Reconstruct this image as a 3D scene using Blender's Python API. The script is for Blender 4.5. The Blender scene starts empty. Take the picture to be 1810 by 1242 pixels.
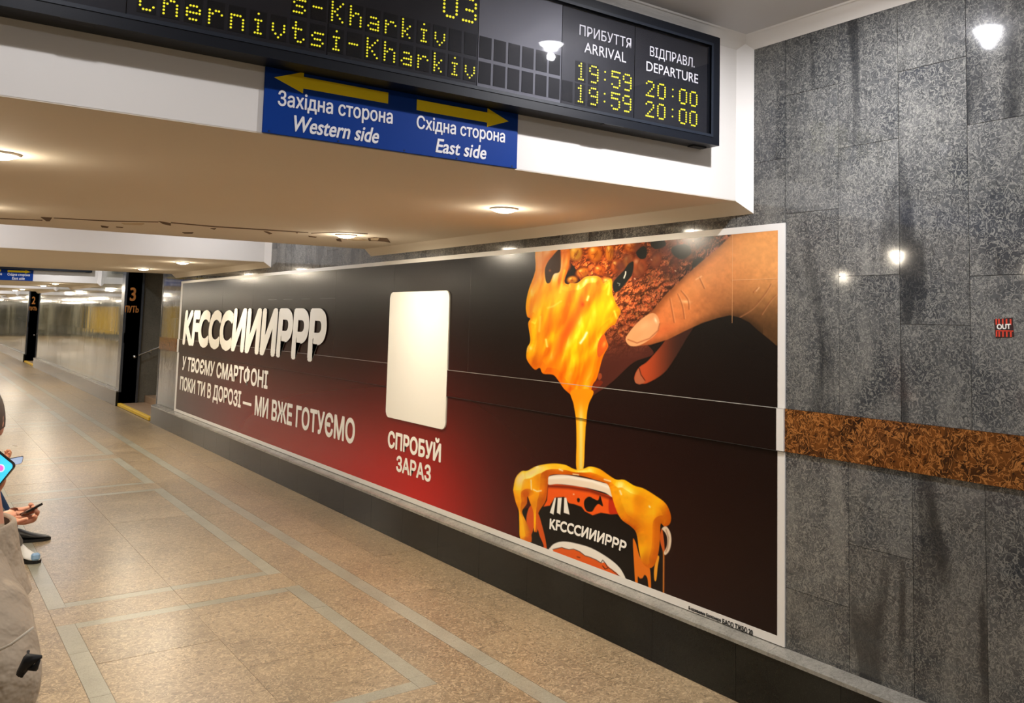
import bpy, bmesh, math, random
import numpy as np
from mathutils import Vector, Matrix
random.seed(7); rng = np.random.RandomState(3)
S = bpy.context.scene
COL = S.collection

# ------------------------------------------------------------------ camera
CAMP = dict(yaw=0.6679, pitch=0.0838, roll=0.0184, f=1549.3425, px=1067.5764, py=436.4206)
H = 1.7
def cam_axes():
    y, p, r = CAMP['yaw'], CAMP['pitch'], CAMP['roll']
    f = Vector((math.sin(y)*math.cos(p), math.cos(y)*math.cos(p), math.sin(p)))
    rt = Vector((math.cos(y), -math.sin(y), 0)); up = rt.cross(f)
    return rt*math.cos(r)+up*math.sin(r), -rt*math.sin(r)+up*math.cos(r), f
RT, UP, FW = cam_axes()
EYE = Vector((0, 0, H))
cd = bpy.data.cameras.new('camera'); cam = bpy.data.objects.new('camera', cd); COL.objects.link(cam)
cd.sensor_width = 36; cd.sensor_fit = 'HORIZONTAL'; cd.lens = CAMP['f']/1810*36
cd.shift_x = (905-CAMP['px'])/1810; cd.shift_y = (CAMP['py']-621)/1810
cd.clip_start = 0.05; cd.clip_end = 200
M = Matrix((RT, UP, -FW)).transposed().to_4x4(); M.translation = EYE; cam.matrix_world = M
S.camera = cam
def at(x, y, ax, val):
    """point where the sight line of a photo pixel meets the plane axis=val"""
    d = FW + RT*((x-CAMP['px'])/CAMP['f']) - UP*((y-CAMP['py'])/CAMP['f'])
    return EYE + d*((val-EYE[ax])/d[ax])

# ------------------------------------------------------------------ world, exposure
w = bpy.data.worlds.new('world'); S.world = w; w.use_nodes = True
w.node_tree.nodes['Background'].inputs[0].default_value = (0.9, 0.85, 0.8, 1)
w.node_tree.nodes['Background'].inputs[1].default_value = 0.02
S.view_settings.view_transform = 'Standard'; S.view_settings.look = 'None'
S.view_settings.gamma = 1; S.view_settings.use_curve_mapping = False
S.view_settings.exposure = 0.0
P_BEAM, P_REC = 22.0, 15.0            # lamp powers (W): lamps under the beams, lamps in the recesses
C_BEAM, C_REC = (1.0, .87, .68), (.97, .96, 1.0)

# ------------------------------------------------------------------ hall dimensions
XW, XL = 3.11, -3.5
ZS, ZC, CH = 2.278, 3.073, .06          # beam underside, recess ceiling, chamfer
PER = 16.4
YOP0, YOP1 = 15.1, 18.03                # stair opening
YEND = 74.0

# ------------------------------------------------------------------ helpers
def lin(c):
    c = [v/255. for v in c]
    return tuple((v/12.92 if v <= .04045 else ((v+.055)/1.055)**2.4) for v in c)
def tag(o, label=None, cat=None, group=None, kind=None):
    if label: o['label'] = label
    if cat: o['category'] = cat
    if group: o['group'] = group
    if kind: o['kind'] = kind
    return o
def empty(name, loc, label=None, cat=None, group=None, kind=None):
    o = bpy.data.objects.new(name, None); COL.objects.link(o); o.location = loc; o.empty_display_size = .1
    return tag(o, label, cat, group, kind)
def wloc(o):
    v = Vector(o.location)
    while o.parent: o = o.parent; v += Vector(o.location)
    return v
def link(name, me, mats, parent=None, smooth=False):
    """mesh given in world coordinates; its parts keep them under their parent"""
    o = bpy.data.objects.new(name, me); COL.objects.link(o)
    for m in (mats if isinstance(mats, (list, tuple)) else [mats]):
        if m and len(me.materials) < (len(mats) if isinstance(mats, (list, tuple)) else 1): me.materials.append(m)
    if parent:
        o.parent = parent; o.location = -wloc(parent)
    if smooth: me.polygons.foreach_set('use_smooth', [True]*len(me.polygons))
    return o
def mesh(name, V, F):
    me = bpy.data.meshes.new(name); me.from_pydata([tuple(v) for v in V], [], F); me.update(); return me
BF = [(0,1,3,2),(4,6,7,5),(0,4,5,1),(2,3,7,6),(0,2,6,4),(1,5,7,3)]
def boxvf(a, b):
    return [(x,y,z) for x in (a[0],b[0]) for y in (a[1],b[1]) for z in (a[2],b[2])]
class MB:
    def __init__(s): s.V=[]; s.F=[]
    def add(s, V, F):
        n=len(s.V); s.V+=[tuple(v) for v in V]; s.F+=[tuple(i+n for i in f) for f in F]; return s
    def box(s, a, b): return s.add(boxvf(a,b), BF)
    def prism(s, prof, ax, lo, hi):
        """profile polygon in the two other axes, extruded along ax"""
        n=len(prof); o=[i for i in range(3) if i!=ax]; V=[]
        for h in (lo,hi):
            for p in prof:
                v=[0,0,0]; v[ax]=h; v[o[0]]=p[0]; v[o[1]]=p[1]; V.append(v)
        F=[tuple(range(n)), tuple(range(2*n-1,n-1,-1))]+[(i,n+i,n+(i+1)%n,(i+1)%n) for i in range(n)]
        return s.add(V,F)
    def tube(s, pts, r, n=10):
        pts=[Vector(p) for p in pts]; rr=r if isinstance(r,(list,tuple)) else [r]*len(pts); V=[];F=[]
        for i,p in enumerate(pts):
            d=(pts[min(i+1,len(pts)-1)]-pts[max(i-1,0)]).normalized()
            u=d.cross(Vector((0,0,1)) if abs(d.z)<.9 else Vector((1,0,0))).normalized(); v=d.cross(u)
            for k in range(n):
                a=2*math.pi*k/n; V.append(p+(u*math.cos(a)+v*math.sin(a))*rr[i])
        for i in range(len(pts)-1):
            for k in range(n): F.append((i*n+k,i*n+(k+1)%n,(i+1)*n+(k+1)%n,(i+1)*n+k))
        F+=[tuple(range(n-1,-1,-1)), tuple(range((len(pts)-1)*n,len(pts)*n))]
        return s.add(V,F)
    def lathe(s, c, prof, n=24):
        V=[];F=[]
        for r,z in prof:
            for k in range(n):
                a=2*math.pi*k/n; V.append((c[0]+r*math.cos(a),c[1]+r*math.sin(a),c[2]+z))
        for i in range(len(prof)-1):
            for k in range(n): F.append((i*n+k,i*n+(k+1)%n,(i+1)*n+(k+1)%n,(i+1)*n+k))
        F+=[tuple(range(n-1,-1,-1)), tuple(range((len(prof)-1)*n,len(prof)*n))]
        return s.add(V,F)
    def build(s, name, mat, parent=None, smooth=False, bevel=0):
        me=mesh(name,s.V,s.F)
        bm=bmesh.new(); bm.from_mesh(me)
        bmesh.ops.recalc_face_normals(bm, faces=bm.faces)
        if bevel: bmesh.ops.bevel(bm, geom=list(bm.edges), offset=bevel, segments=1, affect='EDGES', clamp_overlap=True)
        bm.to_mesh(me); bm.free()
        return link(name,me,mat,parent,smooth)
def box(name, a, b, mat, parent=None, bevel=0):
    return MB().box(a,b).build(name,mat,parent,bevel=bevel)

# ------------------------------------------------------------------ materials
def newmat(name):
    m=bpy.data.materials.new(name); m.use_nodes=True; nt=m.node_tree
    return m, nt, nt.nodes['Principled BSDF']
def plain(name, col, rough=.5, metal=0, noise=0, nscale=8, bump=0, bscale=60, coat=0, spec=.5):
    m,nt,b=newmat(name); c=lin(col)
    b.inputs['Base Color'].default_value=(*c,1); b.inputs['Roughness'].default_value=rough
    b.inputs['Metallic'].default_value=metal; b.inputs['Coat Weight'].default_value=coat
    b.inputs['Specular IOR Level'].default_value=spec
    tc=nt.nodes.new('ShaderNodeTexCoord')
    if noise:
        n=nt.nodes.new('ShaderNodeTexNoise'); n.inputs['Scale'].default_value=nscale; n.inputs['Detail'].default_value=5
        nt.links.new(tc.outputs['Object'],n.inputs['Vector'])
        mx=nt.nodes.new('ShaderNodeMix'); mx.data_type='RGBA'
        mx.inputs[6].default_value=(*[v*(1-noise) for v in c],1); mx.inputs[7].default_value=(*[min(1,v*(1+noise)) for v in c],1)
        nt.links.new(n.outputs['Fac'],mx.inputs[0]); nt.links.new(mx.outputs[2],b.inputs['Base Color'])
    if bump:
        n=nt.nodes.new('ShaderNodeTexNoise'); n.inputs['Scale'].default_value=bscale; n.inputs['Detail'].default_value=4
        nt.links.new(tc.outputs['Object'],n.inputs['Vector'])
        bp=nt.nodes.new('ShaderNodeBump'); bp.inputs['Strength'].default_value=bump; bp.inputs['Distance'].default_value=.002
        nt.links.new(n.outputs['Fac'],bp.inputs['Height']); nt.links.new(bp.outputs[0],b.inputs['Normal'])
    return m
def emit(name, col, st):
    m,nt,b=newmat(name)
    b.inputs['Base Color'].default_value=(*lin(col),1); b.inputs['Emission Color'].default_value=(*lin(col),1); b.inputs['Emission Strength'].default_value=st
    return m
def stone(name, dark, mid, light, worm=70, rough=.12, vein_or_reflection=None, var=.25, big=2.0, wormw=.05, spec=.5, roughvar=.1, wormmix=.8, bump=0, random_shift=True, vert=0):
    """grained stone: cloudy base, fine curling grains, optional dark streaks set by veins; tone shifts from slab to slab"""
    m,nt,b=newmat(name); N=nt.nodes; L=nt.links
    tc=N.new('ShaderNodeTexCoord'); oi=N.new('ShaderNodeObjectInfo')
    add=N.new('ShaderNodeVectorMath'); add.operation='ADD'
    sc=N.new('ShaderNodeVectorMath'); sc.operation='SCALE'; sc.inputs['Scale'].default_value=37. if random_shift else 0
    cmb=N.new('ShaderNodeCombineXYZ')
    for i in range(3): L.new(oi.outputs['Random'],cmb.inputs[i])
    L.new(cmb.outputs[0],sc.inputs[0]); L.new(tc.outputs['Object'],add.inputs[0]); L.new(sc.outputs[0],add.inputs[1])
    def noise(scale,detail=4,dist=0,vec=add):
        n=N.new('ShaderNodeTexNoise'); n.inputs['Scale'].default_value=scale; n.inputs['Detail'].default_value=detail; n.inputs['Distortion'].default_value=dist
        L.new(vec.outputs[0],n.inputs['Vector']); return n
    def math_(op,a,bv=None):
        n=N.new('ShaderNodeMath'); n.operation=op
        for i,v in enumerate((a,bv)):
            if v is None: continue
            if isinstance(v,(int,float)): n.inputs[i].default_value=v
            else: L.new(v,n.inputs[i])
        return n.outputs[0]
    def ramp(fac,stops):
        r=N.new('ShaderNodeValToRGB'); e=r.color_ramp.elements
        while len(e)<len(stops): e.new(.5)
        for k,(p,c) in enumerate(stops): e[k].position=p; e[k].color=(*c,1) if len(c)==3 else c
        L.new(fac,r.inputs[0]); return r.outputs[0]
    def mix(f,a,c,mode='MIX'):
        n=N.new('ShaderNodeMix'); n.data_type='RGBA'; n.blend_type=mode
        for i,v in ((0,f),(6,a),(7,c)):
            if isinstance(v,(int,float)): n.inputs[i].default_value=v
            elif isinstance(v,tuple): n.inputs[i].default_value=(*v,1)
            else: L.new(v,n.inputs[i])
        return n.outputs[2]
    D,Mi,Li=lin(dark),lin(mid),lin(light)
    cloud=noise(big,5,.6)
    base=ramp(cloud.outputs['Fac'],[(.35,D),(.62,Mi)])
    w1=noise(worm,2,1.6); rid=math_('ABSOLUTE',math_('SUBTRACT',w1.outputs['Fac'],.5))
    wl=ramp(rid,[(0,(1,1,1)),(wormw,(0,0,0))])
    w2=noise(worm*.8,2,1.2); rid2=math_('ABSOLUTE',math_('SUBTRACT',w2.outputs['Fac'],.47))
    wd=ramp(rid2,[(0,(1,1,1)),(wormw*.9,(0,0,0))])
    c=mix(math_('MULTIPLY',wd,wormmix),base,tuple(v*.45 for v in D))
    c=mix(math_('MULTIPLY',wl,wormmix),c,Li)
    if vein_or_reflection:
        mp=N.new('ShaderNodeMapping'); mp.inputs['Rotation'].default_value=vein_or_reflection[0]; mp.inputs['Scale'].default_value=vein_or_reflection[1]
        L.new(add.outputs[0],mp.inputs['Vector'])
        v=noise(1,3,.5,mp); vv=ramp(v.outputs['Fac'],[(.55,(0,0,0)),(.66,(1,1,1))])
        c=mix(math_('MULTIPLY',vv,vein_or_reflection[2]),c,tuple(x*.42 for x in D))
        c2=ramp(v.outputs['Fac'],[(.30,(1,1,1)),(.40,(0,0,0))]); c=mix(math_('MULTIPLY',c2,.22),c,Li)
    k=math_('ADD',math_('MULTIPLY',oi.outputs['Random'],var),1-var*.5)
    hs=N.new('ShaderNodeHueSaturation'); L.new(c,hs.inputs['Color']); L.new(k,hs.inputs['Value'])
    L.new(hs.outputs[0],b.inputs['Base Color'])
    rr=math_('ADD',math_('MULTIPLY',cloud.outputs['Fac'],roughvar),rough-roughvar*.5); L.new(rr,b.inputs['Roughness'])
    b.inputs['Specular IOR Level'].default_value=spec
    if vert:      # slightly wavy polish, drawn out vertically
        mp=N.new('ShaderNodeMapping'); mp.inputs['Scale'].default_value=(3.5,3.5,.10); L.new(add.outputs[0],mp.inputs['Vector'])
        v=noise(1,2,0,mp); bp=N.new('ShaderNodeBump'); bp.inputs['Strength'].default_value=.07; bp.inputs['Distance'].default_value=.03
        L.new(v.outputs['Fac'],bp.inputs['Height']); L.new(bp.outputs[0],b.inputs['Normal'])
    if bump:
        bp=N.new('ShaderNodeBump'); bp.inputs['Strength'].default_value=bump; bp.inputs['Distance'].default_value=.001
        L.new(w1.outputs['Fac'],bp.inputs['Height']); L.new(bp.outputs[0],b.inputs['Normal'])
    return m
def attrmat(name, rough=.3, coat=0, spec=.5):
    m,nt,b=newmat(name); a=nt.nodes.new('ShaderNodeAttribute'); a.attribute_name='Col'
    nt.links.new(a.outputs['Color'],b.inputs['Base Color']); b.inputs['Roughness'].default_value=rough
    b.inputs['Coat Weight'].default_value=coat; b.inputs['Coat Roughness'].default_value=.08; b.inputs['Specular IOR Level'].default_value=spec
    return m

m_wall = stone('grey_granite',(62,64,67),(98,98,96),(158,156,148),worm=40,rough=.07,vein_or_reflection=((.28,.0,0),(1.2,5.5,1.0),.8),var=.25,big=3.0,wormw=.055,roughvar=.06,wormmix=.62)
m_wallfar = stone('grey_granite_far',(94,96,86),(132,132,120),(165,162,150),worm=22,rough=.06,var=.2,big=1.5,roughvar=.03,wormmix=.3,spec=.8,vert=1,vein_or_reflection=((0,0,0),(3.,3.,.10),.5))  # long vertical streaks paint the polished stone's reflections into its colour
m_plinth = stone('black_granite',(18,18,16),(27,27,23),(60,60,50),spec=.22,worm=50,rough=.12,var=.25,big=3,wormw=.02,roughvar=.05,wormmix=.35)
m_ledge = stone('ledge_granite',(118,116,110),(142,140,132),(165,162,155),worm=30,rough=.22,var=.1,big=4,wormmix=.4)
m_band = stone('orange_granite',(58,32,14),(116,68,28),(174,114,58),worm=26,rough=.14,var=.1,big=9,wormw=.05,wormmix=1.0,random_shift=False)
m_floor = stone('tan_granite',(132,115,91),(152,133,105),(202,180,146),worm=24,rough=.30,var=.05,big=1.2,wormw=.045,roughvar=.12,wormmix=.75,bump=.25)
m_inlay = stone('grey_inlay_stone',(141,138,122),(156,153,137),(180,177,160),worm=60,rough=.30,var=.12,big=3,wormmix=.4,bump=.15)
m_joint = plain('joint_grout',(112,96,76),.8)
m_wjoint = plain('wall_joint',(150,148,142),.6)
m_paint = plain('white_paint',(232,228,222),.55,noise=.03,nscale=1.5)
m_soffit = plain('soffit_paint',(222,212,196),.8,spec=.08,noise=.03,nscale=1.2,bump=.15,bscale=25)
m_ceil = plain('ceiling_paint',(206,204,204),.6,noise=.03,nscale=1)
m_box = plain('black_metal',(15,19,27),.42,noise=.1,nscale=6,spec=.25)
m_panel = plain('display_panel',(36,37,41),.45,spec=.2)
m_panelmid = plain('display_panel_grey',(110,111,116),.5,spec=.3)
m_cell = plain('display_cell',(20,21,23),.5,spec=.15)
m_led = emit('led_yellow',(236,226,40),.95)
m_white = plain('lettering_white',(225,222,215),.5)
m_signw = plain('sign_lettering',(238,236,236),.5)
m_blue = plain('sign_blue',(0,54,138),.5,spec=.15)
m_yel = plain('sign_yellow',(255,222,10),.5,spec=.2)
m_dark = plain('dark_line',(14,14,15),.6)
m_black = plain('black_vent',(6,6,7),.7)
m_frame = plain('poster_border',(226,224,220),.4)
m_card = plain('poster_card',(244,242,234),.35)
m_plet = plain('poster_lettering',(248,246,238),.38)
m_print = attrmat('poster_print',.24,coat=0,spec=.2)
m_jamb = stone('jamb_black_granite',(62,66,72),(72,76,82),(92,92,92),worm=20,rough=.22,var=.1,big=2,wormmix=.2)
m_stairwall = stone('stair_dark_granite',(112,111,102),(126,124,114),(146,142,130),worm=16,rough=.3,var=.1,big=2,wormmix=.3)
m_step = plain('stair_stone',(156,128,98),.5,noise=.15)
m_gold = plain('gold_lettering',(196,128,60),.4)
m_yline = plain('yellow_paint',(222,180,40),.55,noise=.12,nscale=9)
m_steel = plain('steel',(190,190,190),.25,metal=1)
m_lamp = emit('lamp_glow',(255,244,222),26)
m_lampc = emit('lamp_glow_cool',(250,250,255),26)
m_ring = plain('lamp_ring',(235,232,226),.35)
m_yposter = plain('yellow_poster',(250,206,30),.5)
m_peel = plain('exposed_plaster',(96,72,48),.9,noise=.3,nscale=40)
m_peel2 = plain('flaked_paint',(200,180,148),.8)
m_glass,ntg,bg = newmat('display_glass')
ntg.nodes.remove(bg); g1=ntg.nodes.new('ShaderNodeBsdfTransparent'); g2=ntg.nodes.new('ShaderNodeBsdfGlossy'); g2.inputs['Roughness'].default_value=.03
mxg=ntg.nodes.new('ShaderNodeMixShader'); fr=ntg.nodes.new('ShaderNodeFresnel'); fr.inputs[0].default_value=1.45
g1.inputs[0].default_value=(.93,.93,.95,1)
gm=ntg.nodes.new('ShaderNodeNewGeometry'); sb=ntg.nodes.new('ShaderNodeMath'); sb.operation='SUBTRACT'; sb.inputs[0].default_value=1; ml=ntg.nodes.new('ShaderNodeMath'); ml.operation='MULTIPLY'
ntg.links.new(gm.outputs['Backfacing'],sb.inputs[1]); ntg.links.new(sb.outputs[0],ml.inputs[0]); ntg.links.new(fr.outputs[0],ml.inputs[1]); ntg.links.new(ml.outputs[0],mxg.inputs[0]); ntg.links.new(g1.outputs[0],mxg.inputs[1]); ntg.links.new(g2.outputs[0],mxg.inputs[2])
ntg.links.new(mxg.outputs[0],ntg.nodes['Material Output'].inputs[0])

# ------------------------------------------------------------------ lettering
def text_mesh(body, bold=0.0, space=1.0):
    cu=bpy.data.curves.new('t','FONT'); cu.body=body; cu.offset=bold; cu.fill_mode='FRONT'; cu.space_character=space; cu.resolution_u=4
    o=bpy.data.objects.new('t',cu); COL.objects.link(o)
    bpy.context.view_layer.update()
    me=bpy.data.meshes.new_from_object(o.evaluated_get(bpy.context.evaluated_depsgraph_get()))
    COL.objects.unlink(o); bpy.data.objects.remove(o)
    co=np.empty(len(me.vertices)*3); me.vertices.foreach_get('co',co); co=co.reshape(-1,3)[:,:2]
    F=[tuple(p.vertices) for p in me.polygons]; bpy.data.meshes.remove(me)
    # the glyph н comes as three overlapping bars that the fill gets wrong: give each bar its own face
    def isrect(q): return all(abs((q[(i+1)%4]-q[i])[0])<1e-4 or abs((q[(i+1)%4]-q[i])[1])<1e-4 for i in range(4)) and np.ptp(q[:,0])>1e-3 and np.ptp(q[:,1])>1e-3
    i=0
    while i+12<=len(co):
        R3=[co[i+4*k:i+4*k+4] for k in range(3)]
        if all(isrect(q) for q in R3) and R3[0][:,1].min()>R3[1][:,1].min()+.01 and R3[0][:,0].min()<R3[1][:,0].max()<R3[2][:,0].min()<R3[0][:,0].max():
            F=[f for f in F if not all(i<=v<i+12 for v in f)]
            for k in range(3):
                q=R3[k]; ar=sum(q[j][0]*q[(j+1)%4][1]-q[(j+1)%4][0]*q[j][1] for j in range(4)); f=tuple(range(i+4*k,i+4*k+4)); F.append(f if ar>0 else f[::-1])
            i+=12
        else: i+=1
    lo,hi=co.min(0),co.max(0)
    return (co-lo)/(hi-lo), F
def lettering(body, bl, br, tr, tl, off, mat, parent, bold=0., name='lettering', space=1.0, curve=0, shear=0, thick=.0012):
    """letters laid on the flat quad bl,br,tr,tl (points), standing thick proud along off"""
    uv,F=text_mesh(body,0,space)
    if bold:
        K=8; asp=np.linalg.norm(np.array(br)-np.array(bl))/np.linalg.norm(np.array(tl)-np.array(bl)); b_=bold*1.3
        n0=len(uv); UV=[];FF_=[]
        for k in range(K):
            a=2*math.pi*k/K; UV.append((uv-.5)*np.array([1-2*b_/asp,1-2*b_])+.5+np.array([b_/asp*math.cos(a),b_*math.sin(a)])); FF_+=[tuple(i+k*n0 for i in f) for f in F]
        uv=np.concatenate(UV); F=FF_
    bl,br,tr,tl=[np.array(p) for p in (bl,br,tr,tl)]; off=np.array(off)
    u=uv[:,:1]; v=uv[:,1:]; 
    P=bl*(1-u)*(1-v)+br*u*(1-v)+tr*u*v+tl*(1-u)*v
    if curve: P=P+(tl-bl)*curve*4*u*(1-u)
    if shear: P=P+(br-bl)/np.linalg.norm(br-bl)*np.linalg.norm(tl-bl)*shear*v
    n=len(P); lift=(np.arange(n)//n0*.00006)[:,None] if bold else 0
    V=np.concatenate([P+off*(thick+lift),P]); 
    from collections import Counter
    ed=Counter()
    for f in F:
        for a,b in zip(f,f[1:]+f[:1]): ed[(a,b)]+=1
    FF=list(F)+[(b,a,a+n,b+n) for (a,b) in ed if (b,a) not in ed]
    me=mesh(name,V,FF)
    return link(name,me,mat,parent)
def quad_x(pbl,pbr,ptr,ptl,x): return [at(p[0],p[1],0,x) for p in (pbl,pbr,ptr,ptl)]
def rect_xz(x0,x1,z0,z1,y): return [(x0,y,z0),(x1,y,z0),(x1,y,z1),(x0,y,z1)]
def rect_yz(y0,y1,z0,z1,x): return [(x,y0,z0),(x,y1,z0),(x,y1,z1),(x,y0,z1)]

# ================================================================== SETTING
# ---- floor: bedding slab, stone slabs and grey inlay strips as pieces
floor = box('floor',(XL,-6,-.12),(XW+.0,YEND,-.004),m_joint); tag(floor,kind='structure')
def rects():
    out=[]; y=3.79-12
    while y<YEND: out+= [(y,y+1.86),(y+2.19,y+5.67)]; y+=6.0
    return out
RX0,RX1,SB=.735,2.05,.09
pieces=[]
def slab(x0,x1,y0,y1,kind):
    if x1-x0>.01 and y1-y0>.01: pieces.append((x0,x1,y0,y1,kind))
def cut(x0,x1,y0,y1,kind,step,ph=0.):
    ys=[y0]; k=math.floor((y0-ph)/step)+1
    while ph+k*step<y1-.12:
        if ph+k*step>y0+.12: ys.append(ph+k*step)
        k+=1
    ys.append(y1)
    for a,b in zip(ys,ys[1:]): slab(x0,x1,a,b,kind)
for mir in (0,1):
    def mx(a,b): return (a,b) if not mir else (-.39-b,-.39-a)
    for (ra,rb) in rects():
        for (a,b) in ((RX0,RX0+SB),(RX1-SB,RX1)): cut(*mx(a,b),ra,rb,'i',.62,.2)
        for (a,b) in ((ra,ra+SB),(rb-SB,rb)):
            for (p,q) in ((RX0+SB,(RX0+RX1)/2),((RX0+RX1)/2,RX1-SB)): slab(*mx(p,q),a,b,'i')
        for (p,q) in ((RX0+SB,(RX0+RX1)/2),((RX0+RX1)/2,RX1-SB)): cut(*mx(p,q),ra+SB,rb-SB,'f',.9,.45 if p<1 else 0)
    rr=rects()
    for (a,b),(c,d) in zip(rr,rr[1:]): slab(*mx(RX0,(RX0+RX1)/2),b,c,'f'); slab(*mx((RX0+RX1)/2,RX1),b,c,'f')
    cut(*mx(2.05,2.325),-6,YEND,'f',1.1,.3); cut(*mx(2.325,2.42),-6,YEND,'i',.75,.1)
    cut(*mx(2.42,2.73),-6,YEND,'f',.9,.6); cut(*mx(2.73,3.06 if not mir else 3.13),-6,YEND,'f',1.2,0)
    cut(*mx(.27,RX0),-6,YEND,'f',.9,.2)
cut(-.66,.27,-6,YEND,'f',.9,.5)
def vis_size(p):
    cx,cy=(p[0]+p[1])/2,(p[2]+p[3])/2; d=Vector((cx,cy,0))-EYE; z=d.dot(FW)
    if z<.5: return 0
    u=CAMP['px']+CAMP['f']*d.dot(RT)/z; v=CAMP['py']-CAMP['f']*d.dot(UP)/z
    if u<-250 or u>2100 or v>1650 or v<400: return 0
    return (p[1]-p[0])*(p[3]-p[2])/z**3
pieces.sort(key=vis_size,reverse=True)
G=.0008
fb={'f':MB(),'i':MB()}; nslab={'f':0,'i':0}
for p in pieces:
    a=(p[0]+G,p[2]+G,-.03); b=(p[1]-G,p[3]-G,random.uniform(-.0004,.0004))
    if nslab[p[4]]<(175 if p[4]=='f' else 110) and vis_size(p)>0:
        nslab[p[4]]+=1
        box('floor_slab' if p[4]=='f' else 'inlay_strip',a,b,m_floor if p[4]=='f' else m_inlay,floor)
    else: fb[p[4]].box(a,(b[0],b[1],0))
tag(fb['f'].build('floor_slabs',m_floor,floor),kind='stuff'); tag(fb['i'].build('inlay_strips',m_inlay,floor),kind='stuff')

# ---- right wall: backing, granite slabs as pieces, orange band, ledge and plinth
ZB0,ZB1=1.134,1.322
def openings():
    return [(YOP0+PER*k,YOP1+PER*k) for k in range(-1,4)]
segs=[]; y=-6.0
ops=[(-1.3,1.40)]+[(YOP0+PER*k,YOP1+PER*k) for k in range(0,3)]
for a,b in ops: segs.append((y,a)); y=b
segs.append((y,YEND))
wb=MB()
for a,b in segs: wb.box((XW+.012,a,0),(XW+.25,b,3.3))
for a,b in ops: wb.box((XW+.012,a,2.45),(XW+.25,b,3.3))
wall_r=wb.build('wall_right',m_wjoint); tag(wall_r,kind='structure')
def wslab(y0,y1,z0,z1,mat=m_wall,name='stone_slab'):
    if y1-y0<.01 or z1-z0<.01: return
    g=.0010; return box(name,(XW+random.uniform(0,.0008),y0+g,z0+g),(XW+.02,y1-g,z1-g),mat,wall_r)
W=.2955; Y0=1.431
def joints_for(k):
    fixed={0:[1.892,2.466],1:[1.708,2.735],2:[1.907,2.461],3:[2.2,2.748],4:[1.66,2.459]}
    if k in fixed: return fixed[k]
    r=random.Random(k); a=r.choice([1.62,1.75,1.9,2.05,2.2]); return [a,a+r.choice([.57,.6,.8])]
def low_joints(k):
    return {0:[.36],1:[],2:[.80],3:[.545],4:[.7]}.get(k,[random.Random(k+99).choice([.55,.7,.85])])
def wall_cols(ya,yb,zlo=.28,zhi=3.2):
    k=math.floor((ya-Y0)/W)
    while Y0+k*W<yb:
        a,b=max(ya,Y0+k*W),min(yb,Y0+(k+1)*W)
        zs=[ZB1]+[z for z in joints_for(k)]+[3.2]
        for p,q in zip(zs,zs[1:]): wslab(a,b,p,q)
        a2,b2=max(ya,a-.045),min(yb,b-.045)
        zs=[.27]+low_joints(k)+[ZB0]
        for p,q in zip(zs,zs[1:]): wslab(a2,b2 if b<yb else b,p,q)
        k+=1
wall_cols(1.40,2.607)
# above the billboard only the upper rows show
k=math.floor((2.607-Y0)/W)
while Y0+k*W<14.0:
    a,b=max(2.607,Y0+k*W),min(14.0,Y0+(k+1)*W)
    if b-a>.02:
        zs=[1.9]+[z for z in joints_for(k) if z>2.05]+[3.2]
        for p,q in zip(zs,zs[1:]): wslab(a,b,p,q)
    k+=1
wslab(2.607,14.0,.27,1.9,m_wall)
wall_cols(14.0,YOP0)
# far walls: broader polished slabs
def far_cols(ya,yb):
    n=max(1,round((yb-ya)/.9)); s=(yb-ya)/n
    for i in range(n):
        for (p,q) in ((.27,ZB0),(ZB1,2.1),(2.1,3.2)): wslab(ya+i*s,ya+(i+1)*s,p,q,m_wallfar)
for a,b in segs[2:]: far_cols(a,min(b,YEND))
wslab(-6,-1.3,.27,3.2)
for a,b in ops: wslab(a,b,2.45,3.2,m_wallfar if a>10 else m_wall)
# band
def band(ya,yb,mat,step):
    n=max(1,round((yb-ya)/step)); s=(yb-ya)/n
    for i in range(n): box('band_slab',(XW-.008,ya+i*s+.0007,ZB0),(XW+.02,ya+(i+1)*s-.0007,ZB1),mat,wall_r)
band(1.40,2.607,m_band,.60); band(14.0,YOP0,m_band,.55)
m_bandfar=m_band
box('band_slab',(XW-.001,2.607,ZB0),(XW+.02,14.0,ZB1),m_wall,wall_r)
for a,b in segs[2:]: box('band_slab',(XW-.004,a,ZB0),(XW+.02,b,ZB1),m_wallfar,wall_r)
# plinth
base_r=MB()
for a,b in segs: base_r.box((XW-.055,a,0),(XW+.02,b,.25))
base_r=base_r.build('baseboard_right',m_plinth); tag(base_r,kind='structure')
def plinth(ya,yb,y0=3.408,st=.571):
    ys=[ya]; k=math.floor((ya-y0)/st)+1
    while y0+k*st<yb-.1:
        if y0+k*st>ya+.1: ys.append(y0+k*st)
        k+=1
    ys.append(yb)
    for a,b in zip(ys,ys[1:]): box('plinth_slab',(XW-.068,a+.001,.001),(XW-.05,b-.001,.262),m_plinth,base_r)
    n=max(1,round((yb-ya)/1.2)); s=(yb-ya)/n
    for i in range(n):
        MB().prism([(XW-.073,.256),(XW-.073,.272),(XW+.004,.287),(XW+.004,.25)],1,ya+i*s+.0005,ya+(i+1)*s-.0005).build('ledge_stone',m_ledge,base_r)
for (a,b),st in zip(segs,(1.1,.571,1.14,1.5,3,3)): plinth(a,b,st=st)

# ---- left wall (out of frame; seen only in reflections), end wall, back wall
wl=MB(); wl.box((XL-.2,-6,0),(XL,YEND,3.3)); wl=wl.build('wall_left',m_wallfar); tag(wl,kind='structure')
box_e=box('wall_end',(XL-.2,YEND,0),(XW+.25,YEND+.2,3.3),m_wallfar); tag(box_e,kind='structure')
box_b=box('wall_back',(XL-.2,-6.2,0),(XW+.25,-6,3.3),m_wallfar); tag(box_b,kind='structure')

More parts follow.
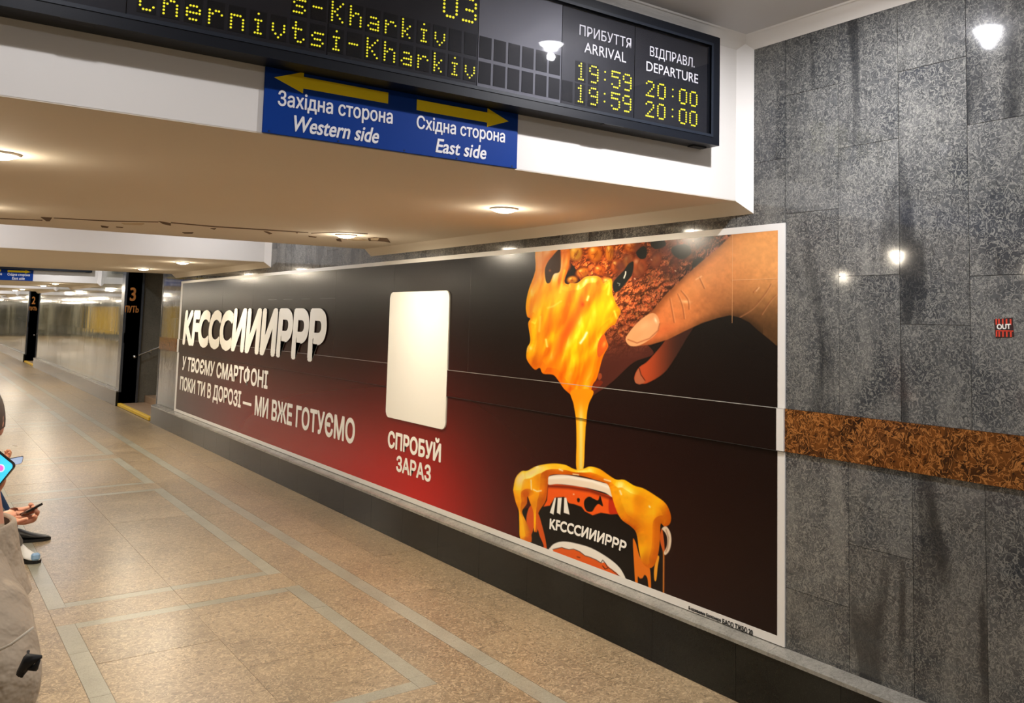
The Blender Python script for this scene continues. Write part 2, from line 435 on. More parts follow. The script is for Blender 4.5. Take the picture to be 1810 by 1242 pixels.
# ---- ceiling recess and beams
ceil=box('ceiling',(XL-.2,-6,ZC),(XW+.012,YEND,ZC+.2),m_ceil); tag(ceil,kind='structure')
YB3=20.9
beams=[(-6.46,-2.1,'b'),(2.862,7.2,'a'),(9.94,14.3,'b'),(YB3,25.2,'a'),(28.0,32.3,'b'),(38.9,43.2,'a'),(46.,50.3,'b'),(57.,61.3,'a'),(64.,68.3,'b')]
beam_objs=[]
for (y0,y1,kd) in beams:
    y0=max(y0,-6)
    t=empty('ceiling_beam',(0,(y0+y1)/2,ZS),kind='structure')
    MB().box((XL,y0,ZS+.004),(XW,y1,ZC)).build('beam_body',m_paint,t)
    MB().box((XL,y0+.001,ZS),(XW-.002,y1-.001,ZS+.005)).build('soffit',m_soffit,t)
    c=CH
    V=[(XW-c,y0,ZC),(XW,y0-c,ZC),(XW,y0-c,ZS-c),(XW-c,y0,ZS),(XW-c,y1,ZS),(XW,y1,ZS-c),(XW,y1,ZS),(XW,y0,ZC)]
    me=mesh('corner_chamfer',V,[(0,1,2,3)]); link('corner_chamfer',me,m_paint,t)
    me=mesh('soffit_chamfer',V,[(3,2,5,4),(4,5,6)]); link('soffit_chamfer',me,m_soffit,t)
    # crown mouldings along the beam top, front and rear
    for (ya,yb) in ((y0-c,y0),(y1+c,y1)):
        MB().prism([(yb,ZC-c),(ya,ZC),(yb,ZC)],0,XL,XW).build('crown_moulding',m_paint,t)
        s=-1 if ya<yb else 1
        MB().prism([(ya,ZC-.007),(ya+s*.006,ZC),(ya,ZC)],0,XL,XW-c).build('moulding_bead',m_paint,t)
    beam_objs.append(t)
# wall crown in the recesses
n=0; prev=-6
for i,(y0,y1,kd) in enumerate(beams+[(YEND,0,'')]):
    if y0-prev>.3:
        n+=1; tr=empty('trim_%d'%n,(XW,(prev+y0)/2,ZC),kind='structure')
        MB().prism([(XW-CH,ZC),(XW,ZC-CH),(XW,ZC)],1,prev,y0).build('crown_moulding',m_paint,tr)
        MB().prism([(XW-CH,ZC-.007),(XW-CH-.006,ZC),(XW-CH,ZC)],1,prev+.06,y0-.06).build('moulding_bead',m_paint,tr)
    prev=y1
# flaked plaster along the rear edge of the first soffit
near_beam=[t for t in beam_objs if 4<t.location.y<6][0]
def flake(pts,mat,name,th=.003):
    P=[at(x,y,2,ZS-th) for x,y in pts]
    n=len(P); V=[tuple(p) for p in P]+[(p.x,p.y,ZS+.001) for p in P]
    me=mesh(name,V,[tuple(range(n))]+[(i,(i+1)%n,n+(i+1)%n,n+i) for i in range(n)]); link(name,me,mat,near_beam)
for pts in ([(72,384),(92,385),(88,391),(82,391)],[(280,391),(302,395),(302,399),(288,396)],[(322,411),(342,411),(340,413),(326,413)],
            [(178,399),(192,401),(190,403),(180,402)],[(466,409),(474,410),(481,413),(476,414)],[(545,417),(560,419),(558,420),(546,419)],
            [(650,421),(662,420),(684,421),(690,429),(680,427),(664,426),(652,426)],[(594,423),(602,422),(604,427),(596,426)],[(522,410),(527,411),(525,413)],
            [(205,401),(218,402),(216,403),(206,402)],[(372,404),(382,404),(379,406)]):
    flake(pts,m_peel,'exposed_plaster')
for pts in ([(95,385),(190,390),(280,392),(280,393),(190,391.5),(95,386)],[(302,393),(380,400),(460,405),(545,411),(545,412),(460,406.5),(380,401.5),(302,394.5)],
            [(550,412),(600,410),(650,413),(650,414),(600,411.4),(550,413)],[(0,386),(75,389),(75,390),(0,387)]):
    flake(pts,m_peel,'paint_crack',.002)
for pts in ([(612,422),(640,423),(650,425),(625,426)],[(655,422),(670,421),(668,425),(656,425)],[(215,395),(255,396),(250,398),(220,397)]):
    flake(pts,m_peel2,'loose_paint',.005)

# ---- stair openings: jambs, stair wall, steps, yellow edge
def stair(a,b,kk):
    t=empty('stair_opening',(XW+.2,(a+b)/2,0),kind='structure')
    box('jamb_pier',(XW-.03,b+.0,0),(XW+.29,b+.3,2.47),m_jamb,t,bevel=.004)
    box('stair_side_wall',(XW+.28,b+.1,0),(XW+4.5,b+.35,3.4),m_stairwall,t)
    box('stair_side_wall',(XW+.25,a-.3,0),(XW+4.5,a-.02,3.4),m_stairwall,t)
    box('jamb_edge',(XW-.005,a-.03,.28),(XW+.26,a+.004,2.47),m_jamb,t)
    box('stair_end_wall',(XW+4.5,a-.3,0),(XW+4.7,b+.35,3.4),m_stairwall,t)
    box('stair_ceiling',(XW+.2,a-.3,2.6),(XW+4.7,b+.35,2.75),m_stairwall,t)
    box('landing',(XW+.02,a,-.1),(XW+.45,b+.1,.045),m_step,t)
    for i in range(11):
        box('step',(XW+.42+i*.3,a,0),(XW+.42+i*.3+.34,b+.1,.17+i*.15),m_step,t,bevel=.004)
    box('edge_line',(XW-.035,a+.3,.0),(XW+.03,b+.06,.052),m_yline,t,bevel=.004)
    hr=empty('handrail',(XW+.15,b-.06,.85),'steel handrail on the black stair jamb of the %s opening'%kk,'handrail')
    p0=Vector((3.29,b-.06,.885)); d=Vector((1,0,.43)).normalized()
    MB().tube([p0+d*.07,p0+d*4.0],.016,10).build('rail',m_steel,hr,True)
    MB().tube([p0-d*.015,p0+d*.03],.028,12).build('end_cap',m_steel,hr,True)
    for s in (.3,1.4,2.6,3.7):
        q=p0+d*s; MB().tube([q,(q.x,q.y,q.z-.05),(q.x,b+.12,q.z-.07)],.008,8).build('bracket',m_steel,hr,True)
    num='3' if kk=='nearest' else '2'
    nt_=empty('platform_sign',(3.2,b,1.7),'gold platform number %s and small lettering on the %s black stair jamb'%(num,kk),'sign')
    lettering(num,(3.165,b-.001,1.90),(3.265,b-.001,1.90),(3.265,b-.001,2.15),(3.165,b-.001,2.15),(0,-1,0),m_gold,nt_,.02,name='number',thick=.006)
    lettering('ПУТЬ',(3.10,b-.001,1.69),(3.325,b-.001,1.69),(3.325,b-.001,1.815),(3.10,b-.001,1.815),(0,-1,0),m_gold,nt_,.02,name='lettering',thick=.006)
for i,(a,b) in enumerate(ops[1:3]): stair(a,b,('nearest','second')[i])
a,b=ops[0]; box_n=MB(); t=empty('stair_opening',(XW+.2,0,0),kind='structure')
box('stair_side_wall',(XW+.25,b+.0,0),(XW+4.5,b+.3,3.4),m_stairwall,t); box('stair_side_wall',(XW+.25,a-.3,0),(XW+4.5,a,3.4),m_stairwall,t)
box('stair_end_wall',(XW+4.5,a-.3,0),(XW+4.7,b+.3,3.4),m_stairwall,t); box('stair_ceiling',(XW+.2,a-.3,2.6),(XW+4.7,b+.3,2.75),m_stairwall,t)
box('landing',(XW+.02,a,-.1),(XW+.45,b,.045),m_step,t)
for i in range(11): box('step',(XW+.42+i*.3,a,0),(XW+.42+i*.3+.34,b,.17+i*.15),m_step,t)
a,b=ops[3]; box('stair_end_wall',(XW+.2,a,0),(XW+.4,b,2.5),m_jamb,t)

# ---- lamps
def downlight(x,y,z,cool,label,group=None,power=1.,proto=[None,None]):
    i=1 if cool else 0
    if proto[i] is None:
        t=empty('downlight',(x,y,z))
        MB().lathe((x,y,z),[(.040,-.002),(.064,-.003),(.068,-.010),(.074,-.006),(.076,.002)],28).build('ring',m_ring,t,True)
        MB().lathe((x,y,z),[(.004,-.024),(.028,-.022),(.048,-.017),(.059,-.010),(.062,-.003)],24).build('lamp_lens',m_lampc if cool else m_lamp,t,True)
        proto[i]=t
    else:
        s=proto[i]; t=s.copy(); COL.objects.link(t); t.location=(x,y,z)
        for ch in s.children:
            if ch.type!='MESH': continue
            c=ch.copy(); COL.objects.link(c); c.parent=t
    for key in ('label','group'):
        if key in t: del t[key]
    tag(t,label,'downlight',group)
    ld=bpy.data.lights.new('lamp_light','AREA'); ld.shape='DISK'; ld.size=.06; ld.energy=(P_REC*power) if cool else P_BEAM*power
    ld.color=C_REC if cool else C_BEAM
    lo=bpy.data.objects.new('lamp_light',ld); COL.objects.link(lo); lo.parent=t; lo.location=(0,0,-.028)
    lg=bpy.data.lights.new('lamp_glow','POINT'); lg.shadow_soft_size=.02; lg.energy=ld.energy*.13; lg.color=ld.color
    lp=bpy.data.objects.new('lamp_glow',lg); COL.objects.link(lp); lp.parent=t; lp.location=(0,0,-.07)
    return t
XS=(2.42,.22,-1.98)
names={(2.42,0):'round white downlight in the near soffit, midway above the large advert',(2.42,1):'round downlight beside flaking plaster at the rear of the near soffit',
       (.22,0):'downlight in the near soffit at the left edge of the photo'}
for (y0,y1,kd) in beams:
    if y1<-1: 
        ys=[y0+1.06]
    else: ys=[(y0 if kd=='a' else y0-.15)+1.06,(y0 if kd=='a' else y0-.15)+3.19]
    for j,yy in enumerate(ys):
        for x in XS:
            lab,grp='small downlight in a soffit out of view','downlights out of view'
            if 2<y0<4: lab,grp={(2.42,0):(names[(2.42,0)],None),(2.42,1):(names[(2.42,1)],None),(.22,0):(names[(.22,0)],None)}.get((x,j),(lab,grp))
            elif 9<y0<11 and x==2.42: lab,grp=(('larger of two downlights in the second soffit, before the dark pier','smaller downlight in the second soffit just above the dark pier with a 3')[j],None)
            elif y0>18: lab,grp='tiny bright downlight in the far soffits down the passage','far downlights'
            downlight(x,yy,ZS,False,lab,grp)
recs=[]
prev=-6
for (y0,y1,kd) in beams:
    if y0-prev>.5: recs.append((prev,y0))
    prev=y1
for (a,b) in recs:
    ys=[b-.86,b-3.0]+([b-5.2] if b-a>6 else []) if b-a>4 else [b-.94]  # third row in the long recesses is added to brighten the stair pier
    for yy in ys:
        for x in XS:
            downlight(x,yy,ZC,True,'cool white downlight in the raised ceiling recess','recess downlights',power=(2.5 if (x>2 and yy>0 and yy<3) else .55 if yy<3 else 1.))

# ================================================================== DEPARTURE BOARD
GL={'C':['01110','10001','10000','10000','10000','10001','01110'],'h':['10000','10000','10110','11001','10001','10001','10001'],
'e':['00000','00000','01110','10001','11111','10000','01110'],'r':['00000','00000','10110','11001','10000','10000','10000'],
'n':['00000','00000','11110','10001','10001','10001','10001'],'i':['00100','00000','01110','00100','00100','00100','01110'],
'v':['00000','00000','10001','10001','10001','01010','00100'],'t':['01000','01000','11110','01000','01000','01001','00110'],
's':['00000','00000','01111','10000','01110','00001','11110'],'-':['00000','00000','00000','11110','00000','00000','00000'],
'K':['10001','10010','10100','11000','10100','10010','10001'],'a':['00000','00000','01110','00001','01111','10001','01111'],
'k':['10000','10000','10010','10100','11000','10100','10010'],'0':['01110','10001','10001','10001','10001','10001','01110'],
'1':['00100','01100','00100','00100','00100','00100','01110'],'2':['01110','10001','00001','00010','00100','01000','11111'],
'5':['11111','10000','11110','00001','00001','10001','01110'],'9':['01110','10001','10001','01111','00001','00001','01110'],
':':['00000','00100','00000','00000','00100','00000','00000'],'3':['11110','00001','00001','01110','00001','00001','11110']}
YF=2.75; YP=YF+.030; BX0,BX1,BZ0,BZ1=-.95,2.826,2.497,2.997
def led_char(ch,x0,z0,wd,ht,y,parent,rows=GL):
    m=MB(); dx=wd/5.2; dz=ht/7.2; r=min(dx,dz)*.37
    for j,row in enumerate(GL[ch]):
        for i,c in enumerate(row):
            if c=='1':
                cx,cz=x0+dx*(i+.5),z0+ht-dz*(j+.5); V=[(cx+r*math.cos(a*math.pi/4+.39),y-.002,cz+r*math.sin(a*math.pi/4+.39)) for a in range(8)]
                V+=[(p[0],y,p[2]) for p in V]
                m.add(V,[tuple(range(8))]+[(q,(q+1)%8,8+(q+1)%8,8+q) for q in range(8)])
    return m.build('led_character',m_led,parent)
def cell(x0,x1,z0,z1,y,parent): return box('blank_cell',(x0,y-.0012,z0),(x1,y+.002,z1),m_cell,parent)
def board():
    t=empty('departure_board',((BX0+BX1)/2,2.862,BZ0),'long black departure board with yellow dot-matrix train times under glass','display board')
    m=MB()   # housing: front frame ring, back, bottom, top, sides
    fx0,fx1,fz0,fz1=BX0+.05,2.772,2.543,2.95
    m.box((BX0,YP+.012,BZ0),(BX1,2.861,BZ1))
    m.box((BX0,YF+.004,BZ0),(BX1,YP+.012,fz0)); m.box((BX0,YF+.004,fz1),(BX1,YP+.012,BZ1))
    m.box((BX0,YF+.004,fz0),(fx0,YP+.012,fz1)); m.box((fx1,YF+.004,fz0),(BX1,YP+.012,fz1))
    m.build('housing',m_box,t)
    rim=MB()
    for (a,b,c,d) in ((fx0-.012,fx1+.012,fz0-.012,fz0),(fx0-.012,fx1+.012,fz1,fz1+.012),(fx0-.012,fx0,fz0,fz1),(fx1,fx1+.012,fz0,fz1)):
        rim.box((a,YF+.001,c),(b,YF+.012,d))
    rim.build('window_rim',plain('rim_metal',(30,36,46),.4,spec=.3),t)
    xs=[fx0,-.35,.432,1.02,1.583,1.962,2.34,fx1]
    for i,(a,b) in enumerate(zip(xs,xs[1:])):
        box('face_panel',(a+.0015,YP,fz0),(b-.0015,YP+.012,fz1),m_panelmid if i==4 else m_panel,t)
    box('glass_pane',(fx0,YF+.012,fz0),(fx1,YF+.015,fz1),m_glass,t)
    pt=.0628; r1,r2,hh=(2.568),(2.664),.074
    y=YP
    s='Chernivtsi-Kharkiv'
    for i,ch in enumerate(s):
        x=1.583-pt*(18-i); cell(x+.006,x+pt-.006,r1-.004,r1+hh+.004,y,t); led_char(ch,x+.009,r1,pt-.017,hh,y-.0012,t)
    s='s-Kharkiv'
    for i,ch in enumerate(s):
        x=1.583-pt*(11-i); cell(x+.006,x+pt-.006,r2-.004,r2+hh+.004,y,t); led_char(ch,x+.009,r2,pt-.017,hh,y-.0012,t)
    for i in (0,1): x=1.583-pt*(2-i); cell(x+.006,x+pt-.006,r2-.004,r2+hh+.004,y,t)
    for i in range(6):
        for r in (r1,r2): x=1.583+pt*i; cell(x+.006,x+pt-.005,r-.004,r+hh+.004,y,t)
    cell(1.962+.006,1.962+.056,r1-.004,r1+hh+.004,y,t)
    for i,ch in enumerate('03'):
        x=1.583-.078*(2-i); led_char(ch,x+.006,2.775,.066,.10,y,t)
    for r in (2.566,2.657):
        xx=[2.033,2.098,2.160,2.214,2.275]
        for x,ch in zip(xx,'19:59'): led_char(ch,x+(0 if ch!=':' else -.004),r,.052,.078,y,t)
        cell(2.02,2.028,r,r+.01,y,t) if False else None
    for r,zz in ((2.566,0),(2.655,0)):
        for x,ch in zip([2.403,2.469,2.545,2.597,2.661],'20:00'): led_char(ch,x-(.010 if ch==':' else 0),r,.052,.074,y,t)
    for a,b in ((2.03,2.082),(2.095,2.147)):
        for r in (2.562,2.653): box('blank_cell',(a,y-.0006,r),(b,y+.002,r+.084),m_cell,t)
    o=(0,-1,0)
    lettering('ПРИБУТТЯ',*rect_xz(2.046,2.318,2.846,2.889,y-.0005),o,m_signw,t,.0,name='heading')
    lettering('ARRIVAL',*rect_xz(2.072,2.292,2.779,2.822,y-.0005),o,m_signw,t,.0,name='heading')
    lettering('ВІДПРАВЛ.',*rect_xz(2.424,2.690,2.828,2.880,y-.0005),o,m_signw,t,.0,name='heading')
    lettering('DEPARTURE',*rect_xz(2.405,2.713,2.768,2.810,y-.0005),o,m_signw,t,.0,name='heading')
    # cable notch and vents on the underside
    for (a,b) in ((.27,.36),(2.16,2.26)):
        MB().box((a,YF+.002,BZ0-.002),(b,YF+.03,BZ0+.001)).build('vent',m_black,t)
    MB().box((2.72,YF+.06,BZ0-.006),(2.80,YF+.10,BZ0+.001)).build('fixing_plate',m_black,t)
    return t
def dup(root,loc,label,group=None):
    r=root.copy(); COL.objects.link(r); r.location=loc; r['label']=label
    if group: r['group']=group
    for ch in list(root.children):
        c=ch.copy(); COL.objects.link(c); c.parent=r
        for g in ch.children: d=g.copy(); COL.objects.link(d); d.parent=c
    return r
brd=board()
dup(brd,Vector(brd.location)+Vector((0.1,YB3-2.862,0)),'distant dark departure board on the far beam, its lower edge showing')

# ---- blue direction sign
def arrow(x0,x1,z,left,y,parent):
    hh,sh,hl=.036,.0195,.095
    prof=[(x0,z),(x0+hl,z+hh),(x0+hl,z+sh),(x1,z+sh),(x1,z-sh),(x0+hl,z-sh),(x0+hl,z-hh)] if left else [(x1,z),(x1-hl,z+hh),(x1-hl,z+sh),(x0,z+sh),(x0,z-sh),(x1-hl,z-sh),(x1-hl,z-hh)]
    MB().prism(prof,1,y-.0015,y+.001).build('arrow',m_yel,parent)
def sign():
    t=empty('direction_sign',(1.33,2.86,2.28),'blue sign with two yellow arrows to Western side and East side','sign')
    box('sign_plate',(.850,2.853,2.281),(1.813,2.8618,2.4965),m_blue,t,bevel=.001)
    y=2.853; o=(0,-1,0)
    arrow(.878,1.272,2.465,True,y,t); arrow(1.382,1.769,2.460,False,y,t)
    sh=.10
    lettering('Західна сторона',*rect_xz(.893,1.292,2.362,2.428,y),o,m_signw,t,.012)
    lettering('Western side',*rect_xz(.938,1.240,2.298,2.352,y),o,m_signw,t,.018,shear=.18)
    lettering('Східна сторона',*rect_xz(1.384,1.755,2.362,2.424,y),o,m_signw,t,.012)
    lettering('East side',*rect_xz(1.462,1.672,2.298,2.350,y),o,m_signw,t,.018,shear=.15)
    for x in (.87,1.1,1.34,1.55,1.79): MB().tube([(x,2.8535,2.288),(x,2.8515,2.288)],.0028,8).build('rivet',m_dark,t)
    return t
sg=sign(); dup(sg,Vector(sg.location)+Vector((0.1,YB3-2.862,0)),'small distant blue sign with yellow arrows on the far beam')

# ================================================================== BILLBOARD
PX=XW-.006           # face of the print (m); the middle row steps out over the stone band
Yn,Yf,Zb_,Zt_=2.606,13.905,.290,2.160
bill=empty('billboard',(XW,(Yn+Yf)/2,Zb_),'huge dark red food advert with dripping yellow sauce, white border, along the granite wall','poster')
bw=.042
def px_of(Y,Z,X):
    Y=np.asarray(Y,float); Z=np.asarray(Z,float)
    d=np.stack([np.full_like(Y,X),Y,Z-H],-1); f=np.array(FW); r=np.array(RT); u=np.array(UP)
    z=d@f; return CAMP['px']+CAMP['f']*(d@r)/z, CAMP['py']-CAMP['f']*(d@u)/z
# --- painting tools: colours in the flat print, evaluated at mesh vertices
def cr(pts,n=6):
    P=np.array(pts,float); out=[]; m=len(P)
    for i in range(m):
        a,b,c,d=P[(i-1)%m],P[i],P[(i+1)%m],P[(i+2)%m]
        for t in np.linspace(0,1,n,endpoint=False):
            out.append(.5*((2*b)+(-a+c)*t+(2*a-5*b+4*c-d)*t*t+(-a+3*b-3*c+d)*t**3))
    return np.array(out)
def sdf(X,Y,P):
    """signed distance, inside negative"""
    D=np.full(X.shape,1e9); ins=np.zeros(X.shape,bool); n=len(P)
    for i in range(n):
        a=P[i]; b=P[(i+1)%n]; e=b-a; L=e@e+1e-9
        t=np.clip(((X-a[0])*e[0]+(Y-a[1])*e[1])/L,0,1)
        D=np.minimum(D,(X-a[0]-t*e[0])**2+(Y-a[1]-t*e[1])**2)
        c=((a[1]>Y)!=(b[1]>Y)); 
        if abs(e[1])>1e-9: ins^= c&(X<(e[0]*(Y-a[1])/e[1]+a[0]))
    D=np.sqrt(D); return np.where(ins,-D,D)
_perm=rng.rand(256,256)
def vnoise(x,y):
    xi=np.floor(x).astype(int); yi=np.floor(y).astype(int); fx=x-xi; fy=y-yi
    fx=fx*fx*(3-2*fx); fy=fy*fy*(3-2*fy); g=lambda a,b:_perm[a%256,b%256]
    return (g(xi,yi)*(1-fx)+g(xi+1,yi)*fx)*(1-fy)+(g(xi,yi+1)*(1-fx)+g(xi+1,yi+1)*fx)*fy
def fbm(x,y,o=4):
    s=0;a=.5;t=0
    for i in range(o): s=s+a*vnoise(x+17*i,y+31*i); t+=a; a*=.5; x=x*2.03; y=y*2.03
    return s/t
def sm(a,b,x): t=np.clip((x-a)/(b-a),0,1); return t*t*(3-2*t)
class Art:
    def __init__(s,X,Y): s.X=X; s.Y=Y; s.C=np.zeros(X.shape+(3,))
    def put(s,m,c):
        m=np.asarray(m)[...,None]; s.C=s.C*(1-m)+(np.array(c,float) if np.ndim(c)==1 else c)*m
    def poly(s,pts,c,soft=.8,smooth=True,al=1.):
        P=cr(pts) if smooth else np.array(pts,float)
        lo=P.min(0)-6; hi=P.max(0)+6
        k=(s.X>lo[0])&(s.X<hi[0])&(s.Y>lo[1])&(s.Y<hi[1])
        d=np.full(s.X.shape,50.)
        if k.any(): d[k]=sdf(s.X[k],s.Y[k],P)
        m=1-sm(-soft,soft,d); 
        if c is not None: s.put(m*al,c)
        return d
    def blob(s,cx,cy,rx,ry,ang,c,al=1.,p=2.):
        ca,sa=math.cos(math.radians(ang)),math.sin(math.radians(ang)); dx=s.X-cx; dy=s.Y-cy
        u=(dx*ca+dy*sa)/rx; v=(-dx*sa+dy*ca)/ry; s.put(al*np.exp(-(u*u+v*v)**(p/2)),c)
    def line(s,pts,wd,c,al=1.):
        P=np.array(pts,float); D=np.full(s.X.shape,1e9)
        for a,b in zip(P,P[1:]):
            e=b-a; t=np.clip(((s.X-a[0])*e[0]+(s.Y-a[1])*e[1])/(e@e+1e-9),0,1); D=np.minimum(D,(s.X-a[0]-t*e[0])**2+(s.Y-a[1]-t*e[1])**2)
        s.put(al*np.exp(-D/(wd*wd)),c)
def relief(A,h):
    gx=np.gradient(h,axis=1)/np.gradient(A.X,axis=1); gy=np.gradient(h,axis=0)/np.gradient(A.Y,axis=0)
    n=1/np.sqrt(1+gx*gx+gy*gy); nx,ny=-gx*n,-gy*n
    lam=nx*-.45+ny*-.62+n*.64; sp=np.clip(nx*-.32+ny*-.42+n*.85,0,1)**26
    return lam,sp
def q4(pts): return [(900+x/4.436,410+y/4.436) for x,y in pts]
def q3(pts): return [(880+x/4.776,800+y/4.776) for x,y in pts]
def background(A,Yw,Zw):
    # dark ground with a red glow rising from the bottom, centred under the card
    base=np.array([22,13,11.])*np.ones(A.C.shape)
    topg=sm(.9,2.1,Zw)[...,None]; base=base*(1-topg)+np.array([25,23,20.])*topg
    g=np.exp(-np.maximum(0,np.where(Yw>6.2,(Yw-6.2)/5.4,(6.2-Yw)/1.3))**2)*np.exp(-((np.clip(Zw-.28,0,3))/.72)**2)
    g=g[...,None]; base=base*(1-g)+np.array([214,24,18.])*g
    g2=(np.exp(-((Yw-9.5)/4.5)**2)*np.exp(-((Zw-.6)/.8)**2)*.35)[...,None]; base=base*(1-g2)+np.array([112,36,28.])*g2
    g3=(np.exp(-((Yw-3.9)/1.2)**2)*np.exp(-((Zw-.5)/.7)**2)*.45)[...,None]; base=base*(1-g3)+np.array([52,12,8.])*g3
    A.C=base
def paint(A):
    X,Y=A.X,A.Y
    n1=fbm(X/9.,Y/9.); n2=fbm(X/22.+9,Y/22.); n3=fbm(X/4.5,Y/4.5+5,3)
    # --- chicken piece
    d=A.poly([(985,400),(1150,395),(1300,400),(1292,425),(1262,452),(1225,490),(1185,525),(1150,560),(1140,600),(1155,625),(1120,640),(1085,672),(1058,692),(1035,700),(1030,640),(1040,560),(1020,480),(990,445)],None)
    ms=1-sm(-1,1,d)
    t=sm(1000,1290,X+ (Y-420)*.4)
    c=np.stack([222-120*t,98-38*t,34+10*t],-1)
    cru=(n1-.5)*2.4
    c=c*(1+cru[...,None]*.45)
    lam,sp=relief(A,26*n1+9*n3+10*fbm(X/12+40,Y/12,2)); c=c*(1+np.clip((lam-.6)*.9,-.5,.4)[...,None])+(sp*60)[...,None]*np.array([1,.8,.6])
    dk=sm(520,640,Y-(1150-X)*.1)[...,None]; c=c*(1-dk)+np.array([72,34,27.])*dk
    A.put(ms,np.clip(c,8,250))
    # golden crust chunks near the top left
    chunks=[(1018,447,13,16,10),(1052,448,14,17,-8),(1078,446,8,18,4),(1000,470,9,12,20),(1030,482,13,9,-25),(1060,478,11,10,30),(1012,495,10,7,-10),(1090,470,10,13,35),(1046,428,16,6,5),(1088,426,20,7,-6),(1118,436,16,11,-15),(1110,462,9,14,30),(1075,498,12,8,15),(1045,498,10,7,0),(1128,420,14,7,0),(1008,430,14,7,-12),(1130,470,15,20,10),(1160,460,9,14,20)]
    for k,(cx,cy,rx,ry,an) in enumerate(chunks):
        r=random.Random(k); hot=max(0,1-max(0,cx-1060)/90)
        col=np.array(r.choice([(240,150,36),(230,124,28),(216,100,26),(246,170,50)]))*hot+np.array([176,78,40.])*(1-hot)
        A.blob(cx,cy,rx*1.12,ry*1.12,an,(92,26,10),.9,5); A.blob(cx-.6,cy-.8,rx*.88,ry*.88,an,col,.95,5)
        A.blob(cx+rx*.25,cy+ry*.2,rx*.45,ry*.5,an,col*.62,.7,3); A.blob(cx-rx*.35,cy-ry*.4,rx*.28,ry*.22,an,(255,222,120) if hot>.4 else (236,170,120),.75)
        for q in range(4):
            A.line([(cx+r.uniform(-.6,.6)*rx,cy+r.uniform(-.7,.2)*ry),(cx+r.uniform(-.5,.5)*rx,cy+r.uniform(0,.7)*ry)],.8,(120,44,14),.5)
    for k in range(60):
        r=random.Random(900+k); cx=r.uniform(1090,1285); cy=r.uniform(415,500)
        if cy>560-(cx-1090)*.75: continue
        t_=(cx-1090)/200
        col=r.choice([(176,74,40),(150,60,40),(120,60,46),(198,110,60)]); col=tuple(v*(1-.35*t_) for v in col)
        A.blob(cx,cy,r.uniform(8,17),r.uniform(5,10),r.uniform(20,150),(70,40,32),.5,2.5); A.blob(cx,cy-1,r.uniform(6,13),r.uniform(4,8),r.uniform(20,150),col,.45,2.5)
        if k%4==0: A.blob(cx+2,cy-2,1.6,1.0,30,(250,220,180),.9)
    for k in range(240):
        r=random.Random(3000+k); u=r.random(); cx=1085+u*95+r.uniform(-14,14); cy=585-u*95+r.uniform(-30,26)
        A.blob(cx,cy,r.uniform(1.2,3.2),r.uniform(.8,2),r.uniform(0,180),r.choice([(226,110,50),(205,80,40),(240,150,80),(110,40,26)]),.5)
    # dark gaps
    for P in (q4([(820,460),(815,400),(850,350),(900,300),(935,250),(975,235),(965,330),(930,380),(880,440),(840,470)]),
              q4([(1000,150),(1050,110),(1080,140),(1070,200),(1030,210),(1000,180)]),[(1188,437),(1212,432),(1222,446),(1206,458),(1190,450)],[(1225,462),(1240,455),(1246,466),(1236,478),(1224,474)],[(1150,428),(1172,424),(1176,434),(1158,440)]):
        A.poly(P,(28,30,28),1.2)
    A.line(q4([(900,360),(912,330),(914,312)]),1.1,(245,240,225)); A.line(q4([(850,400),(868,405),(862,420)]),.8,(200,200,190),.6)
    A.line([(1227,474),(1232,479),(1236,476)],1.1,(240,230,215),.8)
    # --- lower finger
    d=A.poly([(1122,672),(1123,660),(1131,648),(1145,638),(1168,612),(1190,585),(1225,575),(1212,600),(1188,640),(1172,660),(1150,674),(1136,678)],None)
    m=1-sm(-1,1,d); tt=sm(1135,1205,X)[...,None]
    A.put(m,np.array([168,66,34.])*(1-tt)+np.array([58,34,28.])*tt)
    A.poly([(1122,674),(1124,660),(1130,651),(1134,664),(1140,674),(1130,679)],(160,88,58),.8); A.line([(1130,651),(1133,662),(1140,672)],.9,(60,24,16),.8)
    # --- hand
    hand=[(1298,408),(1340,398),(1382,398),(1382,612),(1372,610),(1358,598),(1340,584),(1325,570),(1308,561),(1290,557),(1268,562),(1240,571),(1210,585),(1180,600),(1150,609),(1122,612),(1109,606),(1107,600),(1112,589),(1130,569),(1156,546),(1175,522),(1204,494),(1240,462),(1272,436),(1290,418)]
    d=A.poly(hand,None,smooth=False)
    m=1-sm(-1,1,d)
    u=np.clip((X-1110)/265,0,1)[...,None]; v=np.clip((Y-410)/190,0,1)[...,None]
    c=np.array([190,96,50.])*(1-u)+np.array([230,158,92.])*u
    c=c*(1-.62*sm(.35,1.0,v*1.05)*sm(.35,.8,u))
    c=c*(1+(n1[...,None]-.5)*.16+(n3[...,None]-.5)*.10)
    ed=np.exp(-(d/9.)**2)[...,None]; c=c*(1-.28*ed*(u<.9))
    A.put(m,np.clip(c,0,250))
    m3=m[...,None]
    sv=A.C.copy()
    A.blob(1235,500,60,20,-38,(236,160,92),.45); A.blob(1170,585,30,10,-22,(196,92,48),.5); A.blob(1330,440,50,40,0,(240,172,104),.5)
    A.blob(1212,533,8,3,5,(246,190,130),.8)
    for P in ([(1198,520),(1206,540),(1210,566)],[(1184,528),(1188,550),(1192,572)],[(1204,514),(1216,530),(1218,548)],[(1236,490),(1246,512)],
              [(1305,562),(1330,546),(1352,520),(1364,500)],[(1346,556),(1362,532),(1374,520)],[(1332,516),(1340,508)]):
        PP=cr([P[0]]+P+[P[-1]],6)[6:-12]; A.line(PP,1.2,(120,62,36),.5); A.line(PP+np.array([1.8,-.6]),1.2,(238,176,118),.3)
    for P in ([(1230,494),(1240,488)],[(1337,514),(1342,508)]): A.line(P,1.2,(248,196,140),.6)
    A.C=sv*(1-m3)+A.C*m3
